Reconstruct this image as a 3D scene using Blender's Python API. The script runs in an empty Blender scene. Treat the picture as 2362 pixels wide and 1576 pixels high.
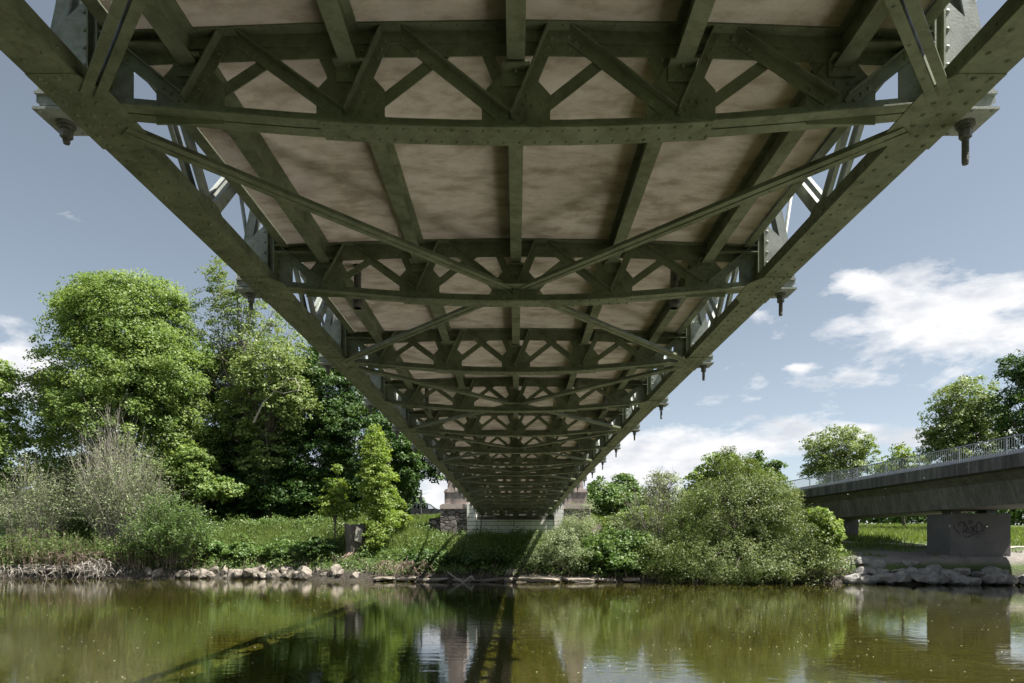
import bpy, math, random
import numpy as np
from mathutils import Vector, Matrix
random.seed(7)
RNG = np.random.default_rng(11)
D = bpy.data
col = bpy.context.scene.collection
F, PX, HY = 1575.0, 1190.0, 1259.0      # focal length in photo pixels, and the point the bridge runs towards
WATER = -2.75

def X(px, Y): return (px - PX) * Y / F
def H(py, Y): return (HY - py) * Y / F

# ------------------------------------------------------------------ mesh builder
class MB:
    def __init__(s): s.v = []; s.f = []
    def add(s, vs, fs):
        n = len(s.v); s.v.extend([tuple(v) for v in vs]); s.f.extend([tuple(i + n for i in f) for f in fs]); return s
    def box(s, x0, x1, y0, y1, z0, z1):
        return s.add([(x0,y0,z0),(x1,y0,z0),(x1,y1,z0),(x0,y1,z0),(x0,y0,z1),(x1,y0,z1),(x1,y1,z1),(x0,y1,z1)],
              [(0,3,2,1),(4,5,6,7),(0,1,5,4),(1,2,6,5),(2,3,7,6),(3,0,4,7)])
    def bar(s, p, q, w, t, side):
        """box from p to q, w wide along 'side', t thick across"""
        p = Vector(p); q = Vector(q); d = (q - p).normalized(); sd = Vector(side); sd = (sd - d * sd.dot(d)).normalized()
        n = d.cross(sd).normalized()
        vs = []
        for c in (p, q):
            for a, b in ((-1,-1),(1,-1),(1,1),(-1,1)): vs.append(c + sd * (a * w / 2) + n * (b * t / 2))
        return s.add(vs, [(0,3,2,1),(4,5,6,7),(0,1,5,4),(1,2,6,5),(2,3,7,6),(3,0,4,7)])
    def tube(s, pts, rads, n=8, cap=True):
        pts = [Vector(p) for p in pts]
        if not hasattr(rads, '__len__'): rads = [rads] * len(pts)
        base = len(s.v); ref = Vector((0.13, 0.31, 0.94)) if abs((pts[-1]-pts[0]).normalized().z) < .9 else Vector((1, .1, 0))
        for i, p in enumerate(pts):
            d = (pts[min(i+1, len(pts)-1)] - pts[max(i-1, 0)]).normalized()
            u = ref.cross(d)
            if u.length < 1e-4: u = Vector((0,1,0)).cross(d)
            u.normalize(); w = d.cross(u)
            for k in range(n):
                a = 2 * math.pi * k / n
                s.v.append(tuple(p + (u * math.cos(a) + w * math.sin(a)) * rads[i]))
        for i in range(len(pts) - 1):
            for k in range(n):
                a = base + i * n + k; b = base + i * n + (k + 1) % n
                s.f.append((a, b, b + n, a + n))
        if cap:
            s.f.append(tuple(base + k for k in range(n))[::-1]); m = base + (len(pts) - 1) * n
            s.f.append(tuple(m + k for k in range(n)))
        return s
    def plate(s, poly, axis, a0, a1):
        """extrude a 2-D polygon; axis 'y': poly is (x,z); axis 'x': poly is (y,z); axis 'z': poly is (x,y)"""
        def P(u, v, a): return {'y': (u, a, v), 'x': (a, u, v), 'z': (u, v, a)}[axis]
        n = len(poly)
        vs = [P(u, v, a0) for u, v in poly] + [P(u, v, a1) for u, v in poly]
        fs = [tuple(range(n))[::-1], tuple(range(n, 2 * n))] + [(i, (i+1) % n, (i+1) % n + n, i + n) for i in range(n)]
        return s.add(vs, fs)
    def rivet(s, p, d, r=.017):
        """a low round head on a face whose outward direction is d"""
        p = Vector(p); d = Vector(d); u = d.orthogonal().normalized(); w = d.cross(u); vs = []
        for (rr, hh) in ((1, 0), (.75, .55)):
            for k in range(6):
                a = math.pi * k / 3; vs.append(p + (u * math.cos(a) + w * math.sin(a)) * rr * r + d * hh * r)
        vs.append(p + d * r * .85)
        fs = [(k, (k+1) % 6, (k+1) % 6 + 6, k + 6) for k in range(6)] + [(6 + k, 6 + (k+1) % 6, 12) for k in range(6)]
        return s.add(vs, fs)
    def mesh(s, name, mat, smooth=False):
        me = D.meshes.new(name); me.from_pydata(s.v, [], s.f); me.validate(); me.update()
        import bmesh
        bm = bmesh.new(); bm.from_mesh(me); bmesh.ops.recalc_face_normals(bm, faces=bm.faces); bm.to_mesh(me); bm.free()
        me.materials.append(mat)
        if smooth: me.polygons.foreach_set('use_smooth', [True] * len(me.polygons))
        return me
    def build(s, name, mat, parent=None, smooth=False, loc=None):
        return link(name, s.mesh(name, mat, smooth), parent, loc)

def link(name, me, parent=None, loc=None):
    o = D.objects.new(name, me); col.objects.link(o)
    if parent is not None: o.parent = parent
    if loc is not None: o.location = loc
    return o
def empty(name, loc=(0,0,0)):
    o = D.objects.new(name, None); col.objects.link(o); o.location = loc; o.empty_display_size = .2; return o
def tag(o, label=None, cat=None, group=None, kind=None):
    if label: o['label'] = label
    if cat: o['category'] = cat
    if group: o['group'] = group
    if kind: o['kind'] = kind
    return o

# ------------------------------------------------------------------ materials
def newmat(name):
    m = D.materials.new(name); m.use_nodes = True; nt = m.node_tree; nt.nodes.clear()
    out = nt.nodes.new('ShaderNodeOutputMaterial'); b = nt.nodes.new('ShaderNodeBsdfPrincipled')
    nt.links.new(b.outputs[0], out.inputs[0]); return m, nt, b, out
def N(nt, t, **kw):
    n = nt.nodes.new(t)
    for k, v in kw.items():
        if k.startswith('i_'):
            key = k[2:]; key = int(key) if key.isdigit() else key.replace('_', ' ')
            n.inputs[key].default_value = v
        else: setattr(n, k, v)
    return n
def ramp(nt, stops, interp='LINEAR'):
    r = nt.nodes.new('ShaderNodeValToRGB'); r.color_ramp.interpolation = interp
    e = r.color_ramp.elements
    while len(e) < len(stops): e.new(.5)
    for i, (p, c) in enumerate(stops):
        e[i].position = p; e[i].color = (c, c, c, 1) if not hasattr(c, '__len__') else (*c, 1)
    return r
def surf(name, stops, scale=4, rough=.6, bump=.2, bscale=30, metal=0, stretch=(1,1,1), detail=6, bdist=.01, coords='Object', spec=.5):
    """noise-coloured surface with a fine bump"""
    m, nt, b, out = newmat(name); L = nt.links.new
    tc = N(nt, 'ShaderNodeTexCoord'); mp = N(nt, 'ShaderNodeMapping'); mp.inputs['Scale'].default_value = stretch
    if coords == 'World':
        g = N(nt, 'ShaderNodeNewGeometry'); L(g.outputs['Position'], mp.inputs[0])
    else: L(tc.outputs[coords], mp.inputs[0])
    n = N(nt, 'ShaderNodeTexNoise', i_Scale=scale, i_Detail=detail, i_Roughness=.65); L(mp.outputs[0], n.inputs['Vector'])
    r = ramp(nt, stops); L(n.outputs[0], r.inputs[0]); L(r.outputs[0], b.inputs['Base Color'])
    n2 = N(nt, 'ShaderNodeTexNoise', i_Scale=bscale, i_Detail=4); L(mp.outputs[0], n2.inputs['Vector'])
    bp = N(nt, 'ShaderNodeBump', i_Strength=bump, i_Distance=bdist); L(n2.outputs[0], bp.inputs['Height']); L(bp.outputs[0], b.inputs['Normal'])
    b.inputs['Roughness'].default_value = rough; b.inputs['Metallic'].default_value = metal
    b.inputs['Specular IOR Level'].default_value = spec
    return m
M = {}
G0, G1, G2 = (.10, .115, .072), (.16, .182, .115), (.21, .232, .155)
def paint(name, a, b_, c, rust=.70):
    m, nt, b, out = newmat(name); L = nt.links.new
    g = N(nt, 'ShaderNodeNewGeometry')
    n = N(nt, 'ShaderNodeTexNoise', i_Scale=2.2, i_Detail=8, i_Roughness=.7); L(g.outputs['Position'], n.inputs['Vector'])
    r = ramp(nt, [(.3, a), (.5, b_), (.72, c)]); L(n.outputs[0], r.inputs[0])
    nb = N(nt, 'ShaderNodeTexNoise', i_Scale=9, i_Detail=10, i_Roughness=.8); L(g.outputs['Position'], nb.inputs['Vector'])
    rb = ramp(nt, [(rust, 0.), (rust + .04, 1.)]); L(nb.outputs[0], rb.inputs[0])
    mx = N(nt, 'ShaderNodeMixRGB'); mx.inputs[2].default_value = (.12, .055, .025, 1); L(rb.outputs[0], mx.inputs[0]); L(r.outputs[0], mx.inputs[1])
    L(mx.outputs[0], b.inputs['Base Color'])
    n2 = N(nt, 'ShaderNodeTexNoise', i_Scale=60, i_Detail=3); L(g.outputs['Position'], n2.inputs['Vector'])
    bp = N(nt, 'ShaderNodeBump', i_Strength=.25, i_Distance=.004); L(n2.outputs[0], bp.inputs['Height']); L(bp.outputs[0], b.inputs['Normal'])
    gr = N(nt, 'ShaderNodeTexNoise', i_Scale=7, i_Detail=12, i_Roughness=.75, i_Distortion=.4); L(g.outputs['Position'], gr.inputs['Vector'])
    gc = ramp(nt, [(.36, (.55, .53, .46)), (.54, (1., 1., 1.))]); L(gr.outputs[0], gc.inputs[0])
    mg = N(nt, 'ShaderNodeMixRGB', blend_type='MULTIPLY', i_Fac=.75); L(mx.outputs[0], mg.inputs[1]); L(gc.outputs[0], mg.inputs[2]); L(mg.outputs[0], b.inputs['Base Color'])
    rr_ = ramp(nt, [(.3, .7), (.7, .38)]); L(gr.outputs[0], rr_.inputs[0]); L(rr_.outputs[0], b.inputs['Roughness'])
    return m
M['steel'] = paint('green_paint', G0, G1, G2, .625)
M['steel_grey'] = paint('weathered_grey_paint', (.17,.19,.175), (.27,.295,.275), (.36,.38,.36), .66)
M['iron'] = surf('greased_iron', [(.3,(.05,.05,.045)),(.55,(.13,.13,.12)),(.75,(.2,.16,.11))], 12, .45, .3, 60, coords='World')
def concrete_soffit():
    m, nt, b, out = newmat('deck_concrete'); L = nt.links.new
    g = N(nt, 'ShaderNodeNewGeometry')
    n = N(nt, 'ShaderNodeTexNoise', i_Scale=1.1, i_Detail=9, i_Roughness=.68, i_Distortion=.6); L(g.outputs['Position'], n.inputs['Vector'])
    r = ramp(nt, [(.25, (.37,.33,.295)), (.45, (.50,.45,.405)), (.62, (.58,.53,.48)), (.8, (.66,.61,.56))]); L(n.outputs[0], r.inputs[0])
    # dark hairline cracks and pits
    v = N(nt, 'ShaderNodeTexNoise', i_Scale=14, i_Detail=12, i_Roughness=.9); L(g.outputs['Position'], v.inputs['Vector'])
    rv = ramp(nt, [(.33, .0), (.37, 1.)]); L(v.outputs[0], rv.inputs[0])
    v2 = N(nt, 'ShaderNodeTexNoise', i_Scale=1.7, i_Detail=6, i_Roughness=.75, i_Distortion=1.5); L(g.outputs['Position'], v2.inputs['Vector'])
    sub = N(nt, 'ShaderNodeMath', operation='SUBTRACT', i_1=.5); L(v2.outputs[0], sub.inputs[0])
    ab = N(nt, 'ShaderNodeMath', operation='ABSOLUTE'); L(sub.outputs[0], ab.inputs[0])
    rc = ramp(nt, [(.0, .45), (.004, 1.)]); L(ab.outputs[0], rc.inputs[0])
    n3 = N(nt, 'ShaderNodeTexNoise', i_Scale=.6, i_Detail=3); L(g.outputs['Position'], n3.inputs['Vector'])
    gate = ramp(nt, [(.5, 1.), (.6, .0)]); L(n3.outputs[0], gate.inputs[0])
    mxg = N(nt, 'ShaderNodeMath', operation='MAXIMUM'); L(rc.outputs[0], mxg.inputs[0]); L(gate.outputs[0], mxg.inputs[1])
    mul = N(nt, 'ShaderNodeMath', operation='MULTIPLY'); L(rv.outputs[0], mul.inputs[0]); L(mxg.outputs[0], mul.inputs[1])
    mx = N(nt, 'ShaderNodeMixRGB', blend_type='MULTIPLY', i_Fac=1.); L(r.outputs[0], mx.inputs[1]); L(mul.outputs[0], mx.inputs[2])
    mm = N(nt, 'ShaderNodeMixRGB'); mm.inputs[1].default_value = (.13,.10,.08,1); L(mul.outputs[0], mm.inputs[0]); L(r.outputs[0], mm.inputs[2])
    L(mm.outputs[0], b.inputs['Base Color'])
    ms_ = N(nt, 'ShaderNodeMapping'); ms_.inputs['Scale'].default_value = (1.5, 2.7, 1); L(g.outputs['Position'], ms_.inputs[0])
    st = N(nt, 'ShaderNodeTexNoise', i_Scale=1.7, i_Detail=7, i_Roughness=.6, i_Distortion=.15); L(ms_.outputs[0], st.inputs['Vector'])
    ripple_light = ramp(nt, [(.36, (.60, .57, .50)), (.5, (.88, .86, .81)), (.62, (1., 1., 1.))]); L(st.outputs[0], ripple_light.inputs[0])  # rippled light thrown up by the water, painted into the soffit colour
    mix_ripple = N(nt, 'ShaderNodeMixRGB', blend_type='MULTIPLY', i_Fac=1.); L(mm.outputs[0], mix_ripple.inputs[1]); L(ripple_light.outputs[0], mix_ripple.inputs[2]); L(mix_ripple.outputs[0], b.inputs['Base Color'])
    n2 = N(nt, 'ShaderNodeTexNoise', i_Scale=25, i_Detail=5); L(g.outputs['Position'], n2.inputs['Vector'])
    bp = N(nt, 'ShaderNodeBump', i_Strength=.3, i_Distance=.01); L(n2.outputs[0], bp.inputs['Height']); L(bp.outputs[0], b.inputs['Normal'])
    b.inputs['Roughness'].default_value = .9
    return m
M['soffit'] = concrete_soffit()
M['concrete'] = surf('grey_concrete', [(.3,(.10,.097,.085)),(.5,(.15,.147,.13)),(.7,(.20,.195,.175))], 1.2, .85, .4, 20, stretch=(1,1,.35), coords='World', bdist=.02)
M['fascia'] = surf('stained_fascia_concrete', [(.32,(.04,.04,.04)),(.5,(.085,.083,.08)),(.7,(.16,.155,.15))], 2.2, .85, .4, 20, stretch=(1,1,.12), coords='World')
def formwork(m):
    nt = m.node_tree; L = nt.links.new; b = [n for n in nt.nodes if n.type == 'BSDF_PRINCIPLED'][0]
    src = b.inputs['Base Color'].links[0].from_socket; g = N(nt, 'ShaderNodeNewGeometry'); sx = N(nt, 'ShaderNodeSeparateXYZ'); L(g.outputs['Position'], sx.inputs[0])
    fr = N(nt, 'ShaderNodeMath', operation='PINGPONG', i_1=1.25); L(sx.outputs[1], fr.inputs[0]); r1 = ramp(nt, [(.0, .55), (.03, 1.)]); L(fr.outputs[0], r1.inputs[0])
    mp = N(nt, 'ShaderNodeMapping'); mp.inputs['Scale'].default_value = (3, 3, .18); L(g.outputs['Position'], mp.inputs[0])
    n = N(nt, 'ShaderNodeTexNoise', i_Scale=1.6, i_Detail=8, i_Roughness=.75); L(mp.outputs[0], n.inputs['Vector']); r2 = ramp(nt, [(.36, .5), (.55, 1.)]); L(n.outputs[0], r2.inputs[0])
    a = N(nt, 'ShaderNodeMixRGB', blend_type='MULTIPLY', i_Fac=1.); L(src, a.inputs[1]); L(r1.outputs[0], a.inputs[2])
    c = N(nt, 'ShaderNodeMixRGB', blend_type='MULTIPLY', i_Fac=.8); L(a.outputs[0], c.inputs[1]); L(r2.outputs[0], c.inputs[2]); L(c.outputs[0], b.inputs['Base Color'])
formwork(M['concrete']); formwork(M['fascia'])
M['pier_concrete'] = surf('pier_concrete', [(.3,(.085,.082,.085)),(.7,(.125,.12,.122))], .8, .85, .3, 15, coords='World')
M['galv'] = surf('galvanised_railing', [(.3,(.20,.22,.25)),(.7,(.30,.32,.35))], 3, .5, .1, 20, metal=.3)
M['black_paint'] = surf('spray_paint', [(.3,(.012,.012,.014)),(.7,(.02,.02,.022))], 5, .7, .1)
M['white_stone'] = None
def ashlar(name, c0, c1, c2, bw, bh, mortar=.025, offs=.5, mcol=(.1,.1,.095), axis='xz'):
    m, nt, b, out = newmat(name); L = nt.links.new
    g = N(nt, 'ShaderNodeNewGeometry'); sx = N(nt, 'ShaderNodeSeparateXYZ'); L(g.outputs['Position'], sx.inputs[0])
    sm = N(nt, 'ShaderNodeMath', operation='ADD'); L(sx.outputs[0], sm.inputs[0]); L(sx.outputs[1], sm.inputs[1])
    cx = N(nt, 'ShaderNodeCombineXYZ'); L(sm.outputs[0], cx.inputs[0]); L(sx.outputs[2], cx.inputs[1])
    br = N(nt, 'ShaderNodeTexBrick'); br.offset = offs
    L(cx.outputs[0], br.inputs['Vector']); br.inputs['Scale'].default_value = 1; br.inputs['Brick Width'].default_value = bw
    br.inputs['Row Height'].default_value = bh; br.inputs['Mortar Size'].default_value = mortar; br.inputs['Mortar Smooth'].default_value = .2
    br.inputs['Color1'].default_value = (*c0, 1); br.inputs['Color2'].default_value = (*c1, 1); br.inputs['Mortar'].default_value = (*mcol, 1)
    n = N(nt, 'ShaderNodeTexNoise', i_Scale=1.5, i_Detail=8, i_Roughness=.7); L(g.outputs['Position'], n.inputs['Vector'])
    r = ramp(nt, [(.35, c2), (.6, (1., 1., 1.))]); L(n.outputs[0], r.inputs[0])
    mx = N(nt, 'ShaderNodeMixRGB', blend_type='MULTIPLY', i_Fac=.7); L(br.outputs[0], mx.inputs[1]); L(r.outputs[0], mx.inputs[2])
    L(mx.outputs[0], b.inputs['Base Color']); b.inputs['Roughness'].default_value = .85
    inv = N(nt, 'ShaderNodeMath', operation='SUBTRACT', i_0=1.); L(br.outputs['Fac'], inv.inputs[1])
    bp = N(nt, 'ShaderNodeBump', i_Strength=.6, i_Distance=.03); L(inv.outputs[0], bp.inputs['Height']); L(bp.outputs[0], b.inputs['Normal'])
    return m
M['white_stone'] = ashlar('white_ashlar', (.86,.84,.78), (.80,.79,.74), (.80,.78,.72), 2.3, .37, .018)
M['dressed'] = surf('dressed_sandstone', [(.3,(.10,.09,.085)),(.48,(.26,.215,.20)),(.7,(.38,.32,.29))], 1.5, .85, .5, 18, stretch=(1,1,.4), coords='World', bdist=.02)
M['ledge'] = surf('ledge_sandstone', [(.3,(.36,.29,.26)),(.7,(.50,.42,.38))], 3, .85, .5, 18, coords='World', bdist=.02)
def rubble():
    m, nt, b, out = newmat('rubble_masonry'); L = nt.links.new
    g = N(nt, 'ShaderNodeNewGeometry')
    mp = N(nt, 'ShaderNodeMapping'); mp.inputs['Scale'].default_value = (1.5, 1.5, 2.3); L(g.outputs['Position'], mp.inputs[0])
    nz = N(nt, 'ShaderNodeTexNoise', i_Scale=2.); L(mp.outputs[0], nz.inputs['Vector'])
    ad = N(nt, 'ShaderNodeMixRGB', blend_type='ADD', i_Fac=.35); L(mp.outputs[0], ad.inputs[1]); L(nz.outputs['Color'], ad.inputs[2])
    ve = N(nt, 'ShaderNodeTexVoronoi', feature='DISTANCE_TO_EDGE', i_Scale=1.1); L(ad.outputs[0], ve.inputs['Vector'])
    vc = N(nt, 'ShaderNodeTexVoronoi', i_Scale=1.1); L(ad.outputs[0], vc.inputs['Vector'])
    r = ramp(nt, [(.0, (.11,.09,.085)), (.5, (.21,.18,.17)), (1., (.32,.27,.25))]); L(vc.outputs['Color'], r.inputs[0])
    re = ramp(nt, [(.02, 0.), (.10, 1.)]); L(ve.outputs['Distance'], re.inputs[0])
    mx = N(nt, 'ShaderNodeMixRGB'); mx.inputs[1].default_value = (.045,.04,.038,1); L(re.outputs[0], mx.inputs[0]); L(r.outputs[0], mx.inputs[2])
    L(mx.outputs[0], b.inputs['Base Color'])
    bp = N(nt, 'ShaderNodeBump', i_Strength=1., i_Distance=.12); L(re.outputs[0], bp.inputs['Height']); L(bp.outputs[0], b.inputs['Normal'])
    b.inputs['Roughness'].default_value = .9; return m
M['rubble'] = rubble()
M['rock'] = surf('river_boulder', [(.3,(.08,.07,.055)),(.5,(.19,.165,.135)),(.7,(.32,.285,.24))], 2.5, .85, .8, 7, coords='World', bdist=.06)
M['rock_grey'] = surf('grey_boulder', [(.3,(.12,.115,.11)),(.5,(.22,.21,.20)),(.7,(.33,.32,.30))], 2.5, .85, .8, 7, coords='World', bdist=.06)
M['slab'] = surf('edging_slab', [(.3,(.13,.11,.09)),(.6,(.27,.235,.19)),(.75,(.36,.31,.25))], 3, .9, .8, 9, coords='World', bdist=.05)
M['bark'] = surf('bark', [(.3,(.05,.042,.034)),(.7,(.15,.13,.105))], 6, .9, .8, 12, stretch=(1,1,.2), bdist=.05, coords='World')
M['bark_pale'] = surf('pale_bark', [(.3,(.13,.115,.095)),(.7,(.28,.255,.22))], 6, .9, .6, 12, stretch=(1,1,.3), bdist=.02, coords='World')
M['dead'] = surf('dead_wood', [(.3,(.20,.175,.15)),(.7,(.42,.385,.34))], 8, .85, .5, 20, coords='World')
M['brown_twig'] = surf('brown_twig', [(.3,(.12,.085,.065)),(.7,(.26,.19,.15))], 8, .9, .3, 20, coords='World')

def leafmat(name, a, b_, c, trans=.35, rough=.5):
    m, nt, b, out = newmat(name); L = nt.links.new
    at = N(nt, 'ShaderNodeAttribute'); at.attribute_name = 'tint'
    r = ramp(nt, [(0., a), (.5, b_), (1., c)]); L(at.outputs['Fac'], r.inputs[0])
    L(r.outputs[0], b.inputs['Base Color']); b.inputs['Roughness'].default_value = rough
    b.inputs['Specular IOR Level'].default_value = .35
    tr = N(nt, 'ShaderNodeBsdfTranslucent'); hs = N(nt, 'ShaderNodeHueSaturation', i_Saturation=1.15, i_Value=1.5); hs.inputs['Hue'].default_value = .49
    L(r.outputs[0], hs.inputs['Color']); L(hs.outputs[0], tr.inputs[0])
    ms = N(nt, 'ShaderNodeMixShader', i_0=trans); L(b.outputs[0], ms.inputs[1]); L(tr.outputs[0], ms.inputs[2]); L(ms.outputs[0], out.inputs[0])
    return m
M['maple'] = leafmat('maple_leaves', (.10,.165,.045), (.16,.235,.062), (.23,.30,.10), .45)
M['maple_y'] = leafmat('young_maple_leaves', (.13,.20,.035), (.19,.275,.055), (.27,.34,.09), .45)
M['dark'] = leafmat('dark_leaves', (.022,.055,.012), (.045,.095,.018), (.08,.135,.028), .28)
M['ash'] = leafmat('ash_leaves', (.10,.155,.04), (.155,.215,.06), (.22,.27,.10))
M['willow'] = leafmat('willow_leaves', (.12,.16,.065), (.19,.235,.11), (.29,.33,.19), .35)
M['willow_g'] = leafmat('willow_green_leaves', (.06,.09,.02), (.105,.145,.034), (.18,.215,.08), .3)
M['bush'] = leafmat('bush_leaves', (.05,.10,.022), (.09,.16,.034), (.15,.215,.06), .3)
M['fresh'] = leafmat('fresh_leaves', (.09,.15,.03), (.15,.22,.04), (.22,.28,.06), .4)
M['weed'] = leafmat('weed_leaves', (.045,.09,.018), (.09,.15,.032), (.16,.215,.06), .3)
M['grass'] = leafmat('grass_blades', (.07,.115,.022), (.13,.185,.04), (.22,.26,.10), .4)
M['meadow'] = leafmat('meadow_blades', (.10,.15,.035), (.155,.205,.05), (.23,.26,.10), .4)

def wet_edge(m):
    nt = m.node_tree; L = nt.links.new; b = [n for n in nt.nodes if n.type == 'BSDF_PRINCIPLED'][0]
    src = b.inputs['Base Color'].links[0].from_socket; g = N(nt, 'ShaderNodeNewGeometry'); sx = N(nt, 'ShaderNodeSeparateXYZ'); L(g.outputs['Position'], sx.inputs[0])
    n = N(nt, 'ShaderNodeTexNoise', i_Scale=3., i_Detail=4); L(g.outputs['Position'], n.inputs['Vector'])
    z = N(nt, 'ShaderNodeMath', operation='MULTIPLY_ADD', i_1=-.3); L(n.outputs[0], z.inputs[0]); L(sx.outputs[2], z.inputs[2])
    r = N(nt, 'ShaderNodeMapRange', i_1=WATER - .12, i_2=WATER + .06, i_3=.32, i_4=1.); L(z.outputs[0], r.inputs[0])
    a = N(nt, 'ShaderNodeMixRGB', blend_type='MULTIPLY', i_Fac=1.); L(src, a.inputs[1]); L(r.outputs[0], a.inputs[2]); L(a.outputs[0], b.inputs['Base Color'])
for _k in ('rock', 'rock_grey', 'slab'): wet_edge(M[_k])
# ground: soil, sand and thin grass by height and place
def ground_mat():
    m, nt, b, out = newmat('bank_soil'); L = nt.links.new
    g = N(nt, 'ShaderNodeNewGeometry'); sx = N(nt, 'ShaderNodeSeparateXYZ'); L(g.outputs['Position'], sx.inputs[0])
    n = N(nt, 'ShaderNodeTexNoise', i_Scale=.9, i_Detail=10, i_Roughness=.7); L(g.outputs['Position'], n.inputs['Vector'])
    soil = ramp(nt, [(.3, (.018,.015,.011)), (.5, (.04,.034,.025)), (.7, (.075,.062,.047))]); L(n.outputs[0], soil.inputs[0])
    grs = ramp(nt, [(.3, (.03,.055,.012)), (.7, (.08,.115,.028))]); L(n.outputs[0], grs.inputs[0])
    sand = ramp(nt, [(.3, (.13,.12,.11)), (.7, (.24,.22,.20))]); L(n.outputs[0], sand.inputs[0])
    na = N(nt, 'ShaderNodeMath', operation='MULTIPLY_ADD', i_1=2., i_2=-1.); L(n.outputs[0], na.inputs[0])
    hz = N(nt, 'ShaderNodeMath', operation='ADD'); L(sx.outputs[2], hz.inputs[0]); L(na.outputs[0], hz.inputs[1])
    gm = N(nt, 'ShaderNodeMapRange', i_1=-2.2, i_2=-1.6); L(hz.outputs[0], gm.inputs[0])
    mx = N(nt, 'ShaderNodeMixRGB'); L(gm.outputs[0], mx.inputs[0]); L(soil.outputs[0], mx.inputs[1]); L(grs.outputs[0], mx.inputs[2])
    # sandy strip round the concrete pier
    mxm = N(nt, 'ShaderNodeMapRange', i_1=22.5, i_2=24.5); L(sx.outputs[0], mxm.inputs[0])
    ny = N(nt, 'ShaderNodeMath', operation='MULTIPLY_ADD', i_1=3., i_2=0.); L(na.outputs[0], ny.inputs[0])
    yy = N(nt, 'ShaderNodeMath', operation='ADD'); L(sx.outputs[1], yy.inputs[0]); L(ny.outputs[0], yy.inputs[1])
    mym = N(nt, 'ShaderNodeMapRange', i_1=56., i_2=53.5); L(yy.outputs[0], mym.inputs[0])
    mz = N(nt, 'ShaderNodeMapRange', i_1=-1.5, i_2=-1.1); L(sx.outputs[2], mz.inputs[0])
    mm0 = N(nt, 'ShaderNodeMath', operation='MULTIPLY'); L(mxm.outputs[0], mm0.inputs[0]); L(mym.outputs[0], mm0.inputs[1])
    mm = N(nt, 'ShaderNodeMath', operation='MULTIPLY'); L(mm0.outputs[0], mm.inputs[0]); L(mz.outputs[0], mm.inputs[1])
    mx2 = N(nt, 'ShaderNodeMixRGB'); L(mm.outputs[0], mx2.inputs[0]); L(mx.outputs[0], mx2.inputs[1]); L(sand.outputs[0], mx2.inputs[2])
    L(mx2.outputs[0], b.inputs['Base Color'])
    n2 = N(nt, 'ShaderNodeTexNoise', i_Scale=6, i_Detail=8); L(g.outputs['Position'], n2.inputs['Vector'])
    bp = N(nt, 'ShaderNodeBump', i_Strength=.9, i_Distance=.15); L(n2.outputs[0], bp.inputs['Height']); L(bp.outputs[0], b.inputs['Normal'])
    b.inputs['Roughness'].default_value = .95; return m
M['ground'] = ground_mat()
def water_mat():
    m, nt, b, out = newmat('green_river_water'); L = nt.links.new
    g = N(nt, 'ShaderNodeNewGeometry')
    n0 = N(nt, 'ShaderNodeTexNoise', i_Scale=.12, i_Detail=4); L(g.outputs['Position'], n0.inputs['Vector'])
    r = ramp(nt, [(.3, (.033,.032,.0042)), (.7, (.043,.041,.006))]); L(n0.outputs[0], r.inputs[0]); L(r.outputs[0], b.inputs['Base Color'])
    mp = N(nt, 'ShaderNodeMapping'); mp.inputs['Scale'].default_value = (.8, 1.7, 1); L(g.outputs['Position'], mp.inputs[0])
    n1 = N(nt, 'ShaderNodeTexNoise', i_Scale=1.7, i_Detail=3, i_Roughness=.5); L(mp.outputs[0], n1.inputs['Vector'])
    n2 = N(nt, 'ShaderNodeTexNoise', i_Scale=7, i_Detail=2); L(mp.outputs[0], n2.inputs['Vector'])
    b1 = N(nt, 'ShaderNodeBump', i_Strength=1., i_Distance=.0042); L(n1.outputs[0], b1.inputs['Height'])
    b2 = N(nt, 'ShaderNodeBump', i_Strength=1., i_Distance=.0009); L(n2.outputs[0], b2.inputs['Height']); L(b1.outputs[0], b2.inputs['Normal'])
    L(b2.outputs[0], b.inputs['Normal'])
    b.inputs['Roughness'].default_value = .01; b.inputs['IOR'].default_value = 1.5
    b.inputs['Specular IOR Level'].default_value = 1.0
    b.inputs['Subsurface Weight'].default_value = 1.; b.inputs['Subsurface Radius'].default_value = (1, .9, .5); b.inputs['Subsurface Scale'].default_value = .25
    return m
M['water'] = water_mat()

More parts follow.
